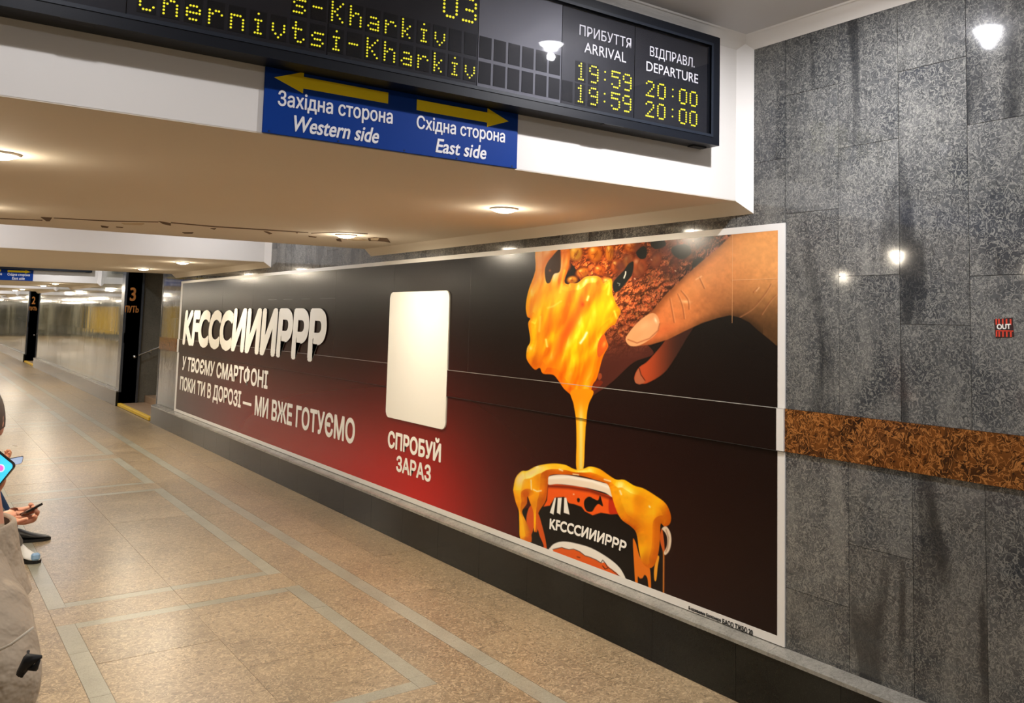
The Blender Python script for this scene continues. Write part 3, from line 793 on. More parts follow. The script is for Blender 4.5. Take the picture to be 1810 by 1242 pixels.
    A.poly([(1106,601),(1110,590),(1124,573),(1140,559),(1154,553),(1163,560),(1166,575),(1161,588),(1148,600),(1130,610),(1114,611)],(212,150,102),.9)
    A.line([(1110,600),(1126,606),(1148,598),(1163,584),(1166,572)],1.2,(128,62,36),.6); A.blob(1140,575,13,7,-38,(232,178,130),.6); A.blob(1159,566,2.2,5,-20,(250,220,190),.7)
    # --- cheese sauce
    ch=q4([(222,110),(205,300),(150,460),(130,580),(140,660),(165,680),(148,720),(165,850),(140,910),(135,990),(170,1050),(205,1080),(240,1065),(265,1110),(345,1120),(385,1165),(430,1230),(490,1290),(520,1400),(535,1520),(600,1520),(612,1400),(640,1290),(655,1200),(690,1140),(735,980),(775,900),(768,860),(745,800),(800,740),(830,725),(850,680),(875,620),(840,560),(810,480),(803,370),(760,390),(738,400),(720,360),(680,343),(600,350),(560,380),(530,400),(480,400),(460,410),(435,380),(470,260),(455,110)])
    d=A.poly(cr(ch,4),None,smooth=False); m=1-sm(-.8,.8,d)
    c=np.zeros(A.C.shape)+np.array([255,168,6.])
    up=sm(470,540,Y)[...,None]; c=c*up+np.array([240,150,62.])*(1-up)
    lo=sm(590,680,Y)[...,None]; c=c*(1-lo)+np.array([252,138,4.])*lo
    wob=fbm(X/14+ (Y/60),Y/42,4)[...,None]; c=c*(1+(wob-.5)*.5*np.array([.35,1.,1.]))
    h=3.0*np.sqrt(np.clip(-d,0,12)+.5)+22*fbm(X/26+Y/90,Y/60,2)+2.5*fbm(X/10+3,Y/26,2); lam,sp=relief(A,h)
    k_=np.clip((lam-.62)*1.1,-.45,.3)[...,None]; c=c*(1+k_*np.array([.25,.75,1.]))+sp[...,None]*np.array([10,50,110.])
    sv=A.C.copy(); A.put(m,np.clip(c,0,255))
    A.blob(1080,505,16,42,8,(255,190,4),.85); A.blob(1062,560,18,40,15,(255,176,6),.8); A.blob(985,520,28,12,-28,(255,196,40),.7); A.blob(955,600,10,40,6,(255,182,20),.7)
    A.blob(1008,575,11,44,30,(214,84,22),.85); A.blob(1027,535,9,17,10,(222,98,26),.85); A.blob(990,610,8,36,24,(216,92,18),.6); A.blob(1030,538,3,4,0,(170,50,20),.7)
    A.blob(972,560,5,28,8,(222,110,20),.55); A.blob(950,535,8,26,12,(236,140,50),.6); A.blob(938,548,5,22,8,(226,110,40),.7)
    A.blob(960,650,10,22,30,(232,104,14),.6); A.blob(945,640,6,12,-20,(205,96,14),.55); A.blob(985,650,8,28,18,(255,120,0),.6)
    A.blob(1046,660,18,30,10,(255,120,0),.6); A.blob(1062,615,9,26,16,(214,86,14),.6); A.blob(950,470,9,40,10,(240,160,92),.7); A.blob(1036,700,6,40,4,(255,186,40),.6)
    for (p,w_,c_,a_) in (([(1026,606),(1033,596),(1037,588)],2.2,(255,246,190),.95),([(998,478),(993,500),(990,516)],2.4,(255,222,70),.7),([(968,544),(978,541),(992,532)],1.6,(255,226,110),.55),
                     ([(932,620),(934,612),(938,616)],2.4,(255,236,120),.9),([(1075,520),(1078,505),(1076,496)],2,(255,228,90),.7),([(1038,530),(1040,524)],2.2,(255,240,150),.8),
                     ([(965,600),(967,612)],2,(255,236,120),.8),([(1086,550),(1090,562)],2,(255,226,90),.7),([(955,560),(953,585)],2,(255,222,90),.6)):
        A.line(p,w_,c_,a_)
    rim=np.exp(-((d+2.2)/2.2)**2)*(d<0); A.put(rim*.45,(236,130,10))
    A.C=sv*(1-m[...,None])+A.C*m[...,None]
    A.poly(q4([(385,138),(330,200),(300,240),(280,300),(290,390),(320,395),(350,330),(400,300),(402,140)]),(64,46,36),.9)
    A.blob(972,478,2,2,0,(200,110,60),.6)
    A.poly(q4([(745,800),(705,850),(690,930),(700,980),(730,960),(770,900),(765,860)]),(196,82,24),.9); A.blob(1068,608,3,6,20,(240,150,60),.8)
    A.poly(q4([(700,1110),(722,1110),(726,1140),(705,1160),(696,1140)]),(140,62,36),.9)
    A.poly(q4([(690,1165),(735,1175),(700,1220),(650,1250),(650,1220)]),(110,38,22),1)
    # --- falling stream
    d=A.poly([(1010,690),(1048,690),(1040,715),(1036,742),(1034,780),(1031,828),(1019,828),(1019,780),(1018,742),(1014,715)],None)
    m=1-sm(-.8,.8,d); s_=np.clip((X-1018)/16,0,1)[...,None]; yy=sm(700,745,Y)[...,None]
    c=np.array([250,176,20.])+(np.array([236,214,110.])-np.array([250,176,20.]))*np.exp(-((s_-.55)/.25)**2)
    c=np.array([252,146,8.])*(1-yy)+c*yy; A.put(m,c)
    # --- bucket
    A.poly(q3([(170,480),(300,460),(420,400),(430,250),(960,330),(1180,620),(1400,600),(1400,1300),(1100,1200),(500,1000),(180,760)]),(18,12,10),1,False)
    A.poly(q3([(1150,700),(1400,620),(1402,1190),(1300,1150),(1160,1090)]),(22,14,12),1,False)
    A.poly(q3([(425,255),(700,285),(975,370),(1010,515),(945,518),(870,505),(800,527),(735,495),(705,455),(640,432),(600,425),(560,372),(480,378),(440,445),(385,455),(415,400)]),(240,92,22),1,False)
    A.poly(q3([(945,370),(1010,400),(1030,520),(1000,515),(940,505)]),(196,44,14),1.5)
    A.line(q3([(425,280),(600,290),(780,320),(960,385)]),3.2,(110,26,12),.8)
    A.poly(q3([(770,370),(810,388),(845,400),(862,362),(876,400),(886,450),(850,432),(822,455),(795,495),(750,490),(728,440),(735,395)]),(16,10,8),.8)
    A.poly(q3([(668,390),(680,380),(692,392),(688,415),(674,415)]),(20,10,8),.7); A.blob(*q3([(640,350)])[0],1.4,1.4,0,(250,210,180),1)
    for a_,b_,c_,d_ in ((478,492,438,470),(505,540,498,527),(560,578,556,606)):
        A.poly(q3([(a_,380),(b_,378),(d_,522),(c_,505)]),(240,238,230),.7,False)
    A.poly(q3([(425,205),(500,186),(600,190),(760,220),(880,250),(940,275),(968,372),(900,335),(760,298),(600,272),(500,264),(425,266)]),(238,222,200),.9)
    A.line(q3([(430,212),(600,205),(800,240),(930,290)]),2.5,(255,250,240),.8)
    # oval with orange drawing at the foot
    A.poly(q3([(440,830),(445,795),(480,765),(550,748),(650,762),(780,800),(900,865),(1000,940),(1055,1010),(1068,1075),(900,1010),(600,900)]),(238,234,226),.9)
    A.poly(q3([(462,835),(470,815),(540,800),(560,808),(600,818),(640,815),(690,835),(735,870),(770,880),(830,905),(870,930),(900,925),(950,975),(1000,1010),(1040,1055),(900,1020),(600,920)]),(226,92,28),.8,False)
    A.line(q3([(465,815),(540,798),(560,806),(600,816),(640,812),(690,833),(735,868),(770,878),(830,903),(870,928)]),.7,(30,16,12),.9)
    A.line(q3([(870,928),(885,905),(910,935),(925,965),(960,985),(1038,1052)]),.7,(30,16,12),.9); A.line(q3([(885,955),(905,980),(925,975)]),.8,(30,16,12),.9); A.line(q3([(670,878),(692,884)]),.8,(30,16,12),.8)
    # left inner drips
    A.poly(q3([(240,560),(260,470),(300,440),(345,520),(370,600),(400,720),(412,806),(385,800),(350,700),(330,640),(300,640),(290,735),(278,745),(255,650)]),(214,86,24),.9)
    A.poly(q3([(296,660),(335,650),(352,700),(385,795),(285,745)]),(20,12,10),.8)
    # right drips
    A.poly(q3([(1140,735),(1165,760),(1200,880),(1260,960),(1285,985),(1293,1150),(1272,1130),(1262,1060),(1240,1030),(1222,1055),(1200,1060),(1182,1045),(1180,1100),(1160,1095),(1150,950)]),(232,120,24),.9)
    A.poly(q3([(1345,870),(1362,880),(1350,960),(1338,1070),(1322,1075),(1318,1000),(1330,920)]),(240,160,40),.8)
    A.line(q3([(1385,700),(1400,850),(1398,1185)]),1.5,(222,130,50),.95)
    A.poly(q3([(1368,700),(1385,640),(1400,720),(1410,850),(1395,830),(1375,770)]),(206,92,34),.9)
    A.poly(q3([(1385,640),(1420,620),(1455,670),(1465,740),(1450,820),(1415,862),(1402,840),(1425,790),(1430,720),(1410,670)]),(228,206,180),.9)
    A.line(q3([(1420,650),(1442,720),(1432,800),(1418,835)]),1.2,(150,110,80),.6)
    # sauce over the rim
    ch=q3([(130,300),(150,210),(200,155),(250,150),(330,110),(450,90),(560,98),(625,128),(665,140),(725,132),(780,115),(860,135),(940,190),(1000,225),(1070,228),(1150,275),(1230,300),(1330,360),(1420,430),(1462,530),(1452,600),(1405,622),(1375,600),(1370,720),(1355,850),(1320,950),(1270,972),(1215,920),(1190,820),(1168,680),(1120,620),(1040,560),(990,460),(960,360),(930,272),(860,240),(700,195),(560,185),(440,190),(424,260),(415,350),(398,420),(340,515),(334,655),(318,668),(303,655),(300,510),(270,420),(250,370),(245,430),(205,495),(240,580),(285,700),(272,758),(190,728),(180,600),(175,490),(150,420),(130,330)])
    d=A.poly(cr(ch,4),None,smooth=False); m=1-sm(-.8,.8,d)
    c=np.zeros(A.C.shape)+np.array([250,160,10.]); wob=fbm(X/18,Y/18,3)[...,None]; c=c*(1+(wob-.5)*.25)
    h=3.6*np.sqrt(np.clip(-d,0,14)+1)+12*fbm(X/34,Y/44,1); lam,sp=relief(A,h)
    k_=np.clip((lam-.62)*1.2,-.5,.28)[...,None]; c=c*(1+k_*np.array([.35,.85,1.]))+sp[...,None]*np.array([6,60,130.])
    sv=A.C.copy(); A.put(m,np.clip(c,0,255))
    P3=lambda x,y:q3([(x,y)])[0]
    A.blob(*P3(185,230),8,14,10,(250,226,170),.8); A.blob(*P3(285,165),14,6,-30,(248,214,150),.8); A.blob(*P3(500,120),24,5,5,(255,190,30),.8); A.blob(*P3(350,250),7,14,0,(228,128,10),.6)
    A.blob(*P3(225,460),9,8,0,(206,112,12),.7); A.blob(*P3(320,440),10,12,0,(214,120,10),.55); A.blob(*P3(870,180),22,8,25,(255,176,14),.6)
    A.blob(*P3(1200,400),10,24,-5,(230,128,6),.55); A.blob(*P3(1310,420),22,16,30,(255,178,16),.6); A.blob(*P3(1150,560),26,8,35,(220,116,6),.6); A.blob(*P3(1400,560),10,9,0,(224,124,6),.5)
    A.blob(*P3(1280,760),9,40,0,(246,150,6),.6); A.blob(*P3(1345,700),5,30,0,(216,116,8),.6); A.blob(*P3(1240,900),8,14,20,(200,98,8),.6); A.blob(*P3(210,620),5,26,-3,(255,190,30),.7)
    for p,w_ in (([(300,310),(330,325),(365,320)],1.3),([(280,230),(283,310)],1.1),([(520,140),(545,150)],1.5),([(900,225),(950,240)],1.5),([(1030,320),(1042,350)],1.5),([(1278,450),(1284,458)],1.6),([(635,180),(680,186)],1.2),([(325,120),(340,116)],1.5)):
        A.line(q3(p),w_,(255,240,190),.85)
    A.C=sv*(1-m[...,None])+A.C*m[...,None]
def print_mesh(ys,zs,X,art,name):
    Yg,Zg=np.meshgrid(ys,zs); U,V_=px_of(Yg,Zg,X); A=Art(U,V_); background(A,Yg,Zg)
    if art: paint(A)
    c=np.clip(A.C,0,255)/255.; c=np.where(c<=.04045,c/12.92,((c+.055)/1.055)**2.4)
    n,m=Yg.shape; co=np.stack([np.full(Yg.size,X),Yg.ravel(),Zg.ravel()],-1)
    idx=np.arange(n*m).reshape(n,m); F=np.stack([idx[:-1,:-1],idx[1:,:-1],idx[1:,1:],idx[:-1,1:]],-1).reshape(-1,4)
    me=bpy.data.meshes.new(name); me.vertices.add(n*m); me.vertices.foreach_set('co',co.ravel())
    me.loops.add(F.size); me.loops.foreach_set('vertex_index',F.ravel().astype(np.int32))
    me.polygons.add(len(F)); me.polygons.foreach_set('loop_start',np.arange(0,F.size,4,dtype=np.int32)); me.polygons.foreach_set('loop_total',np.full(len(F),4,dtype=np.int32))
    me.update(calc_edges=True)
    at_=me.color_attributes.new('Col','FLOAT_COLOR','POINT'); at_.data.foreach_set('color',np.concatenate([c.reshape(-1,3),np.ones((n*m,1))],1).ravel())
    return me
# columns: fine over the picture (Y 2.6..5.2), coarse beyond; spacing follows size in view
fy=[Yn+bw]; 
while fy[-1]<5.15: fy.append(fy[-1]+.0014+.0011*(fy[-1]-2.6)**1.25)
fy.append(5.2); fine=np.array(fy); coarse=np.linspace(5.2,Yf-.10,70)
zin0,zin1=Zb_+.038,Zt_-.032
rows=[(zin0,ZB0-.001,PX),(ZB0+.001,ZB1-.001,PX-.009),(ZB1+.001,zin1,PX)]
for (za,zb,X) in rows:
    nz=int((zb-za)/.0029)
    t_=empty_=None
    me=print_mesh(fine,np.linspace(za,zb,nz),X,True,'print_panel'); o=link('print_panel',me,m_print,bill)
    me=print_mesh(coarse,np.linspace(za,zb,16),X,False,'print_panel'); o=link('print_panel',me,m_print,bill)
# seam lips of the stepped middle row and backing
box('seam_lip',(PX-.0092,Yn+.0,ZB1-.001),(PX+.001,Yf,ZB1+.0012),m_wjoint,bill)
box('seam_lip',(PX-.0088,Yn+.0,ZB0-.0018),(PX+.001,Yf,ZB0+.001),m_dark,bill)
# white border strips
def strip(y0,y1,z0,z1,X=PX): box('border_strip',(X-.0006,y0,z0),(XW-.0004,y1,z1),m_frame,bill)
strip(Yn,Yf,Zb_,zin0); strip(Yn,Yf,zin1,Zt_)
for (za,zb,X) in rows: strip(Yn,Yn+bw,za,zb,X); strip(Yf-.10,Yf,za,zb,X)
# faint paste lines of the printed sheets
m_crease=plain('crease',(64,60,54),.3)
for y in (2.93,5.45,6.7,7.95,9.2,10.45,11.7): box('sheet_seam',(PX-.0006,y,ZB1+.003 if y>3 else 1.70),(PX+.001,y+.0016,zin1),m_crease if y>3 else plain('crease_light',(226,164,104),.4),bill)
box('crease',(PX-.0006,2.65,1.905),(PX+.001,2.93,1.9075),bpy.data.materials['crease_light'],bill)
for (a,b,z) in ((7.95,8.35,1.86),(8.6,8.9,1.86),(9.1,9.4,1.86),(9.6,9.9,1.86)): box('crease',(PX-.0009,a,z),(PX+.001,b,z+.0035),m_crease,bill)
# headline and copy
o=(-1,0,0); LX=PX-.0016
lettering('KFCCCИИИРРР',*[(LX-.008,13.60,1.245),(LX-.008,8.13,1.245),(LX-.008,8.10,1.768),(LX-.008,13.50,1.768)],o,m_plet,bill,.05,name='headline',space=.93)
lettering('У ТВОЄМУ СМАРТФОНІ',(LX,13.58,.885),(LX,9.77,.885),(LX,9.77,1.1),(LX,13.55,1.1),o,m_plet,bill,.03)
lettering('ПОКИ ТИ В ДОРОЗІ —',(LX,13.63,.575),(LX,10.30,.575),(LX,10.30,.805),(LX,13.63,.805),o,m_plet,bill,.025)
lettering('МИ ВЖЕ ГОТУЄМО',(LX,10.17,.578),(LX,7.37,.590),(LX,7.37,.812),(LX,10.17,.80),o,m_plet,bill,.03)
lettering('СПРОБУЙ',(LX,6.70,.650),(LX,5.80,.650),(LX,5.80,.822),(LX,6.70,.822),o,m_plet,bill,.03)
lettering('ЗАРАЗ',(LX,6.53,.487),(LX,5.945,.487),(LX,5.945,.612),(LX,6.53,.612),o,m_plet,bill,.03)
lettering('Я-називаима Баллонеря',(LX,3.21,.291),(LX,2.99,.289),(LX,2.99,.310),(LX,3.21,.312),o,m_dark,bill,.02,name='small_print',thick=.0005)
lettering('БАСО ТЖБО 20',(LX,2.98,.289),(LX,2.79,.288),(LX,2.79,.314),(LX,2.98,.313),o,m_dark,bill,.03,name='small_print',thick=.0005)
qq=quad_x(q3([(436,645)])[0],q3([(1075,845)])[0],q3([(1092,752)])[0],q3([(440,548)])[0],PX-.001)
lettering('KFCCCИИИРРР',*qq,o,plain('bucket_lettering',(244,242,236),.4),bill,.035,name='bucket_lettering',curve=.18,thick=.0006)
# blank white rounded card
def rcard():
    y0,y1,z0,z1=5.735,6.745,.892,1.900; r=.055; prof=[]
    for cx,cy,a0 in ((y1-r,z1-r,0),(y0+r,z1-r,90),(y0+r,z0+r,180),(y1-r,z0+r,270)):
        for k in range(6): a=math.radians(a0+k*18); prof.append((cx+r*math.cos(a),cy+r*math.sin(a)))
    MB().prism(prof,0,PX-.0108,PX-.0008).build('white_card',m_card,bill)
rcard()

# ---- sticker on the granite
def sticker():
    t=empty('sticker',(XW,1.6,1.7),'small red and black striped sticker with white letters on the granite wall','sticker')
    x=XW-.0008
    MB().prism([(1.562,1.671),(1.567,1.738),(1.636,1.731),(1.630,1.664)],0,x,XW+.001).build('sticker_base',plain('sticker_dark',(44,10,14),.5),t)
    mo=plain('sticker_red',(206,58,34),.5)
    for yy in (1.573,1.588,1.602,1.616,1.626):
        for (a,b) in ((1.668,1.690),(1.712,1.733)): box('red_stripe',(x-.0004,yy-.0028,a),(x+.0002,yy+.0028,b),mo,t)
    box('red_stripe',(x-.0004,1.564,1.688),(x+.0002,1.629,1.692),mo,t)
    lettering('OUT',(x-.0004,1.624,1.694),(x-.0004,1.572,1.697),(x-.0004,1.573,1.716),(x-.0004,1.625,1.714),(-1,0,0),m_white,t,.04,thick=.0004)
sticker()

# ---- yellow boards on the far left wall (seen as reflections in the polished stone)
for i,(a,b) in enumerate(((43.4,46.4),(58.,69.))):
    t=empty('yellow_board',(XL,(a+b)/2,.9),('yellow advert board on the left wall, nearer one','yellow advert board on the left wall, farther one')[i],'poster')
    box('board_panel',(XL,a,.35),(XL+.02,b,2.0),m_yposter,t); box('board_frame',(XL,a-.03,.31),(XL+.012,b+.03,2.04),m_steel,t)

# ================================================================== BENCH AND PEOPLE (left edge of the frame)
m_bench=plain('bench_wood',(120,84,52),.5,noise=.2,nscale=10)
m_coat=plain('beige_coat',(178,160,136),.85,noise=.12,nscale=7,bump=.9,bscale=9)
m_coat.node_tree.nodes['Bump'].inputs['Distance'].default_value=.045
m_coatseam=plain('coat_seam',(206,192,170),.85)
m_coatin=plain('coat_lining',(84,66,50),.9)
m_skin=plain('skin',(206,146,118),.5,noise=.06,nscale=30)
m_skin.node_tree.nodes['Principled BSDF'].inputs['Subsurface Weight'].default_value=.08
m_nail=plain('nail',(226,176,156),.35)
m_hair=plain('hair_brown',(66,44,32),.55,noise=.3,nscale=60)
m_jeans=plain('blue_jeans',(28,60,104),.85,noise=.18,nscale=40,bump=.4,bscale=200)
m_trous=plain('dark_trousers',(34,34,38),.85,noise=.1)
m_grey=plain('grey_fleece',(120,118,116),.9,noise=.1)
m_navy=plain('navy_jacket',(34,42,62),.8,noise=.1)
m_shoe=plain('black_shoe',(26,25,27),.4)
m_sole=plain('shoe_sole',(18,18,20),.7)
m_snk=plain('white_sneaker',(226,226,224),.55)
m_snkb=plain('light_blue_patch',(140,178,220),.6)
m_phone=plain('phone_body',(20,20,24),.25)
m_cyan=emit('phone_screen_cyan',(70,205,236),.85)
m_pink=emit('phone_icon_pink',(240,110,214),.8)
m_wicon=emit('phone_icon_ring',(225,235,250),.8)
m_screen=emit('phone_screen_pale',(170,190,225),.7)
m_eye=plain('eye_white',(235,232,226),.3); m_iris=plain('iris',(60,44,34),.3); m_lip=plain('lips',(176,98,88),.5)

bn=empty('bench',(-.2,5.2,0),'long wooden bench along the passage, people sitting on it','bench')
for i in range(4): box('bench_slat',(-.46+i*.135,2.05,.425),(-.34+i*.135,8.4,.45),m_bench,bn,bevel=.004)
for y in (2.3,4.3,6.2,8.1):
    for x in (-.42,.0): box('leg',(x,y-.03,0),(x+.05,y+.03,.40),m_sole,bn)
    box('bench_rail',(-.44,y-.03,.39),(.07,y+.03,.425),m_sole,bn)

def skin_mesh(J,E,sub=2):
    """J: name->(pos,radius); E: list of joint pairs. one continuous surface"""
    names=list(J); ix={n:i for i,n in enumerate(names)}
    me=bpy.data.meshes.new('b'); me.from_pydata([J[n][0] for n in names],[(ix[a],ix[b]) for a,b in E],[])
    o=bpy.data.objects.new('b',me); COL.objects.link(o)
    sk=o.modifiers.new('s','SKIN'); sk.use_smooth_shade=True
    lay=me.skin_vertices[0].data if me.skin_vertices else None
    if lay is None:
        bm=bmesh.new(); bm.from_mesh(me); bm.verts.layers.skin.verify(); bm.to_mesh(me); bm.free(); lay=me.skin_vertices[0].data
    for n in names:
        r=J[n][1]; lay[ix[n]].radius=(r,r) if not isinstance(r,tuple) else r; lay[ix[n]].use_root=(ix[n]==0)
    su=o.modifiers.new('u','SUBSURF'); su.levels=sub; su.render_levels=sub
    bpy.context.view_layer.update()
    m=bpy.data.meshes.new_from_object(o.evaluated_get(bpy.context.evaluated_depsgraph_get()))
    COL.objects.unlink(o); bpy.data.objects.remove(o); m.materials.clear(); return m
def V3(*a): return Vector(a)
def hand_obj(parent,W,d,n,side,curl,rs=1.,name='hand',thumb=.6,fl=1.):
    """palm with five fingers: d towards the fingers, n the way they curl, side=+1/-1 thumb side"""
    d=Vector(d).normalized(); n=Vector(n); n=(n-d*n.dot(d)).normalized(); s=d.cross(n)*side
    J={'w':(W,.021*rs)}; E=[]
    J['p']=(W+d*.030*rs,.020*rs); E.append(('w','p'))
    L=[.070,.078,.072,.056]; nails=[]
    for i in range(4):
        lat=(.030-.020*i)*rs; k=W+d*(.088-.004*abs(i-1))*rs+s*lat
        J['m%d'%i]=(W+d*.055*rs+s*lat*.8,.0135*rs); J['k%d'%i]=(k,.0100*rs); E+= [('p','m%d'%i),('m%d'%i,'k%d'%i)]
        a=curl[i]*.45; p=k; prev='k%d'%i
        for j,(fr,r) in enumerate(((.45,.0088),(.31,.0080),(.24,.0068))):
            dd=d*math.cos(a)+n*math.sin(a); p=p+dd*L[i]*fr*rs*fl; nm='f%d%d'%(i,j); J[nm]=(p,r*rs); E.append((prev,nm)); prev=nm; a+=curl[i]
        nails.append((p,dd))
    t0=W+d*.028*rs+s*.026*rs; J['t0']=(t0,.014*rs); E.append(('p','t0'))
    td=(d*.75+s*.55+n*thumb*.5).normalized(); t1=t0+td*.034*rs; J['t1']=(t1,.0105*rs); E.append(('t0','t1'))
    td=(d*.95+s*.1+n*thumb).normalized(); t2=t1+td*.028*rs; J['t2']=(t2,.0092*rs); E.append(('t1','t2'))
    t3=t2+(td+d*.2).normalized()*.022*rs; J['t3']=(t3,.0076*rs); E.append(('t2','t3'))
    return link(name,skin_mesh(J,E,2),m_skin,parent,True)
def head_obj(parent,c,fwd,up,hair=True):
    """head with jaw, nose, eyes, mouth, ears and hair"""
    f=Vector(fwd).normalized(); u=Vector(up); u=(u-f*u.dot(f)).normalized(); s=f.cross(u)
    V=[];F=[]; nu,nv=28,20
    for i in range(nv+1):
        th=math.pi*i/nv; z=math.cos(th)
        for k in range(nu):
            ph=2*math.pi*k/nu; x=math.sin(th)*math.cos(ph); y=math.sin(th)*math.sin(ph)
            jaw=1-.30*max(0,-z)**1.2; X=x*.098*(1-.08*max(0,-z)); Y=y*.076*jaw; Z=z*.118
            if x>.2: 
                nz=math.exp(-((y/.16)**2))*math.exp(-(((z+.12)/.20)**2))*max(0,x); X+=.024*nz
                X-=.007*math.exp(-(((abs(y)-.38)/.16)**2))*math.exp(-(((z-.08)/.10)**2))
                X+=.006*math.exp(-((y/.25)**2))*math.exp(-(((z+.50)/.08)**2)); X+=.008*math.exp(-((y/.3)**2))*math.exp(-(((z+.80)/.15)**2))
            V.append(c+f*X+s*Y+u*Z)
    for i in range(nv):
        for k in range(nu): F.append((i*nu+k,i*nu+(k+1)%nu,(i+1)*nu+(k+1)%nu,(i+1)*nu+k))
    hd=link('head',mesh('head',V,F),m_skin,parent,True)
    def ell(name,cc,r,mat,fr=(f,s,u)):
        V=[];F=[]
        for i in range(9):
            th=math.pi*i/8
            for k in range(12):
                ph=2*math.pi*k/12; V.append(cc+fr[0]*r[0]*math.sin(th)*math.cos(ph)+fr[1]*r[1]*math.sin(th)*math.sin(ph)+fr[2]*r[2]*math.cos(th))
        for i in range(8):
            for k in range(12): F.append((i*12+k,i*12+(k+1)%12,(i+1)*12+(k+1)%12,(i+1)*12+k))
        return link(name,mesh(name,V,F),mat,hd,True)
    for q in (-1,1):
        ell('eye',c+f*.080+s*q*.030+u*.008,(.010,.013,.007),m_eye); ell('iris',c+f*.0875+s*q*.030+u*.006,(.003,.005,.005),m_iris)
        ell('ear',c+s*q*.077-f*.004-u*.002,(.020,.008,.032),m_skin)
        ell('eyebrow',c+f*.091+s*q*.030+u*.030,(.004,.017,.003),m_hair)
    ell('lips',c+f*.094-u*.058,(.006,.022,.006),m_lip)
    # hair cap
    V=[];F=[]; nv2=12
    for i in range(nv2+1):
        th=math.pi*.47*i/nv2
        for k in range(nu):
            ph=2*math.pi*k/nu; tm=math.pi*(.36+.34*(1-math.cos(ph))/2); t2=tm*i/nv2; x=math.sin(t2)*math.cos(ph); y=math.sin(t2)*math.sin(ph); z=math.cos(t2)
            r=1.09+.02*math.sin(9*ph); V.append(c+f*x*.098*r+s*y*.078*r+u*z*.118*1.10)
    for i in range(nv2):
        for k in range(nu): F.append((i*nu+k,i*nu+(k+1)%nu,(i+1)*nu+(k+1)%nu,(i+1)*nu+k))
    link('hair',mesh('hair',V,F),m_hair,hd,True)
    return hd
def shoe_obj(parent,a,yaw,mat,sole,name='shoe',L=.28):
    """a: heel point on the floor; built as cross sections from heel to toe"""
    d=V3(math.cos(yaw),math.sin(yaw),0); s=V3(-math.sin(yaw),math.cos(yaw),0); z=V3(0,0,1)
    secs=[(0,.026,.075),(.02,.034,.098),(.07,.036,.105),(.11,.037,.088),(.16,.044,.066),(.21,.047,.050),(.25,.040,.040),(.275,.024,.030),(.285,.008,.022)]
    V=[];F=[]; n=14
    for t,w_,h in secs:
        for k in range(n):
            an=math.pi*2*k/n; cy=math.cos(an); sy=math.sin(an)
            V.append(a+d*t*L/.285+s*w_*cy*(1 if sy<0 else (1-.25*sy))+z*(.018+max(0,(sy+1)/2)*(h-.018)))
    for i in range(len(secs)-1):
        for k in range(n): F.append((i*n+k,i*n+(k+1)%n,(i+1)*n+(k+1)%n,(i+1)*n+k))
    F+=[tuple(range(n)),tuple(range(len(secs)*n-1,(len(secs)-1)*n-1,-1))]
    sh=link(name,mesh(name,V,F),mat,parent,True)
    V=[];P=[(t,w_+.004) for t,w_,h in secs]
    out=[a-d*.004+s*0]+[a+d*t*L/.285+s*w_ for t,w_ in P]+[a+d*(L+.004)]+[a+d*t*L/.285-s*w_ for t,w_ in reversed(P)]
    n=len(out); V=[(p.x,p.y,.001) for p in out]+[(p.x,p.y,.020) for p in out]
    link('sole',mesh('sole',V,[tuple(range(n-1,-1,-1)),tuple(range(n,2*n))]+[(i,(i+1)%n,n+(i+1)%n,n+i) for i in range(n)]),sole,parent)
    return sh
def body(parent,J,E,parts,name='body',waist=None,neck=None,wx=0,wy=0):
    """parts: list of (set of joints, material index); nearest joint decides the cloth"""
    me=skin_mesh(J,E,3); mats=[m for _,m in parts]
    pts=[];own=[]
    for (a,b) in E:
        A,B=Vector(J[a][0]),Vector(J[b][0])
        for t in (.1,.35,.65,.9):
            pts.append(A.lerp(B,t)); jn=a if t<.5 else b; own.append(next(i for i,(st,_) in enumerate(parts) if jn in st))
    P=np.array([tuple(p) for p in pts])
    o=link(name,me,mats,parent,True)
    while len(me.materials)<len(mats): me.materials.append(mats[len(me.materials)])
    for p in me.polygons:
        c=np.array(p.center); k=own[int(((P-c)**2).sum(1).argmin())]
        if waist is not None and abs(c[2]-waist)<.16 and k in (0,1) and c[0]<wx: k=0 if c[2]>waist else 1
        if neck is not None and c[2]>neck-.12 and abs(c[1]-wy)<.09: k=2 if c[2]>neck else 0
        p.material_index=k
    return o

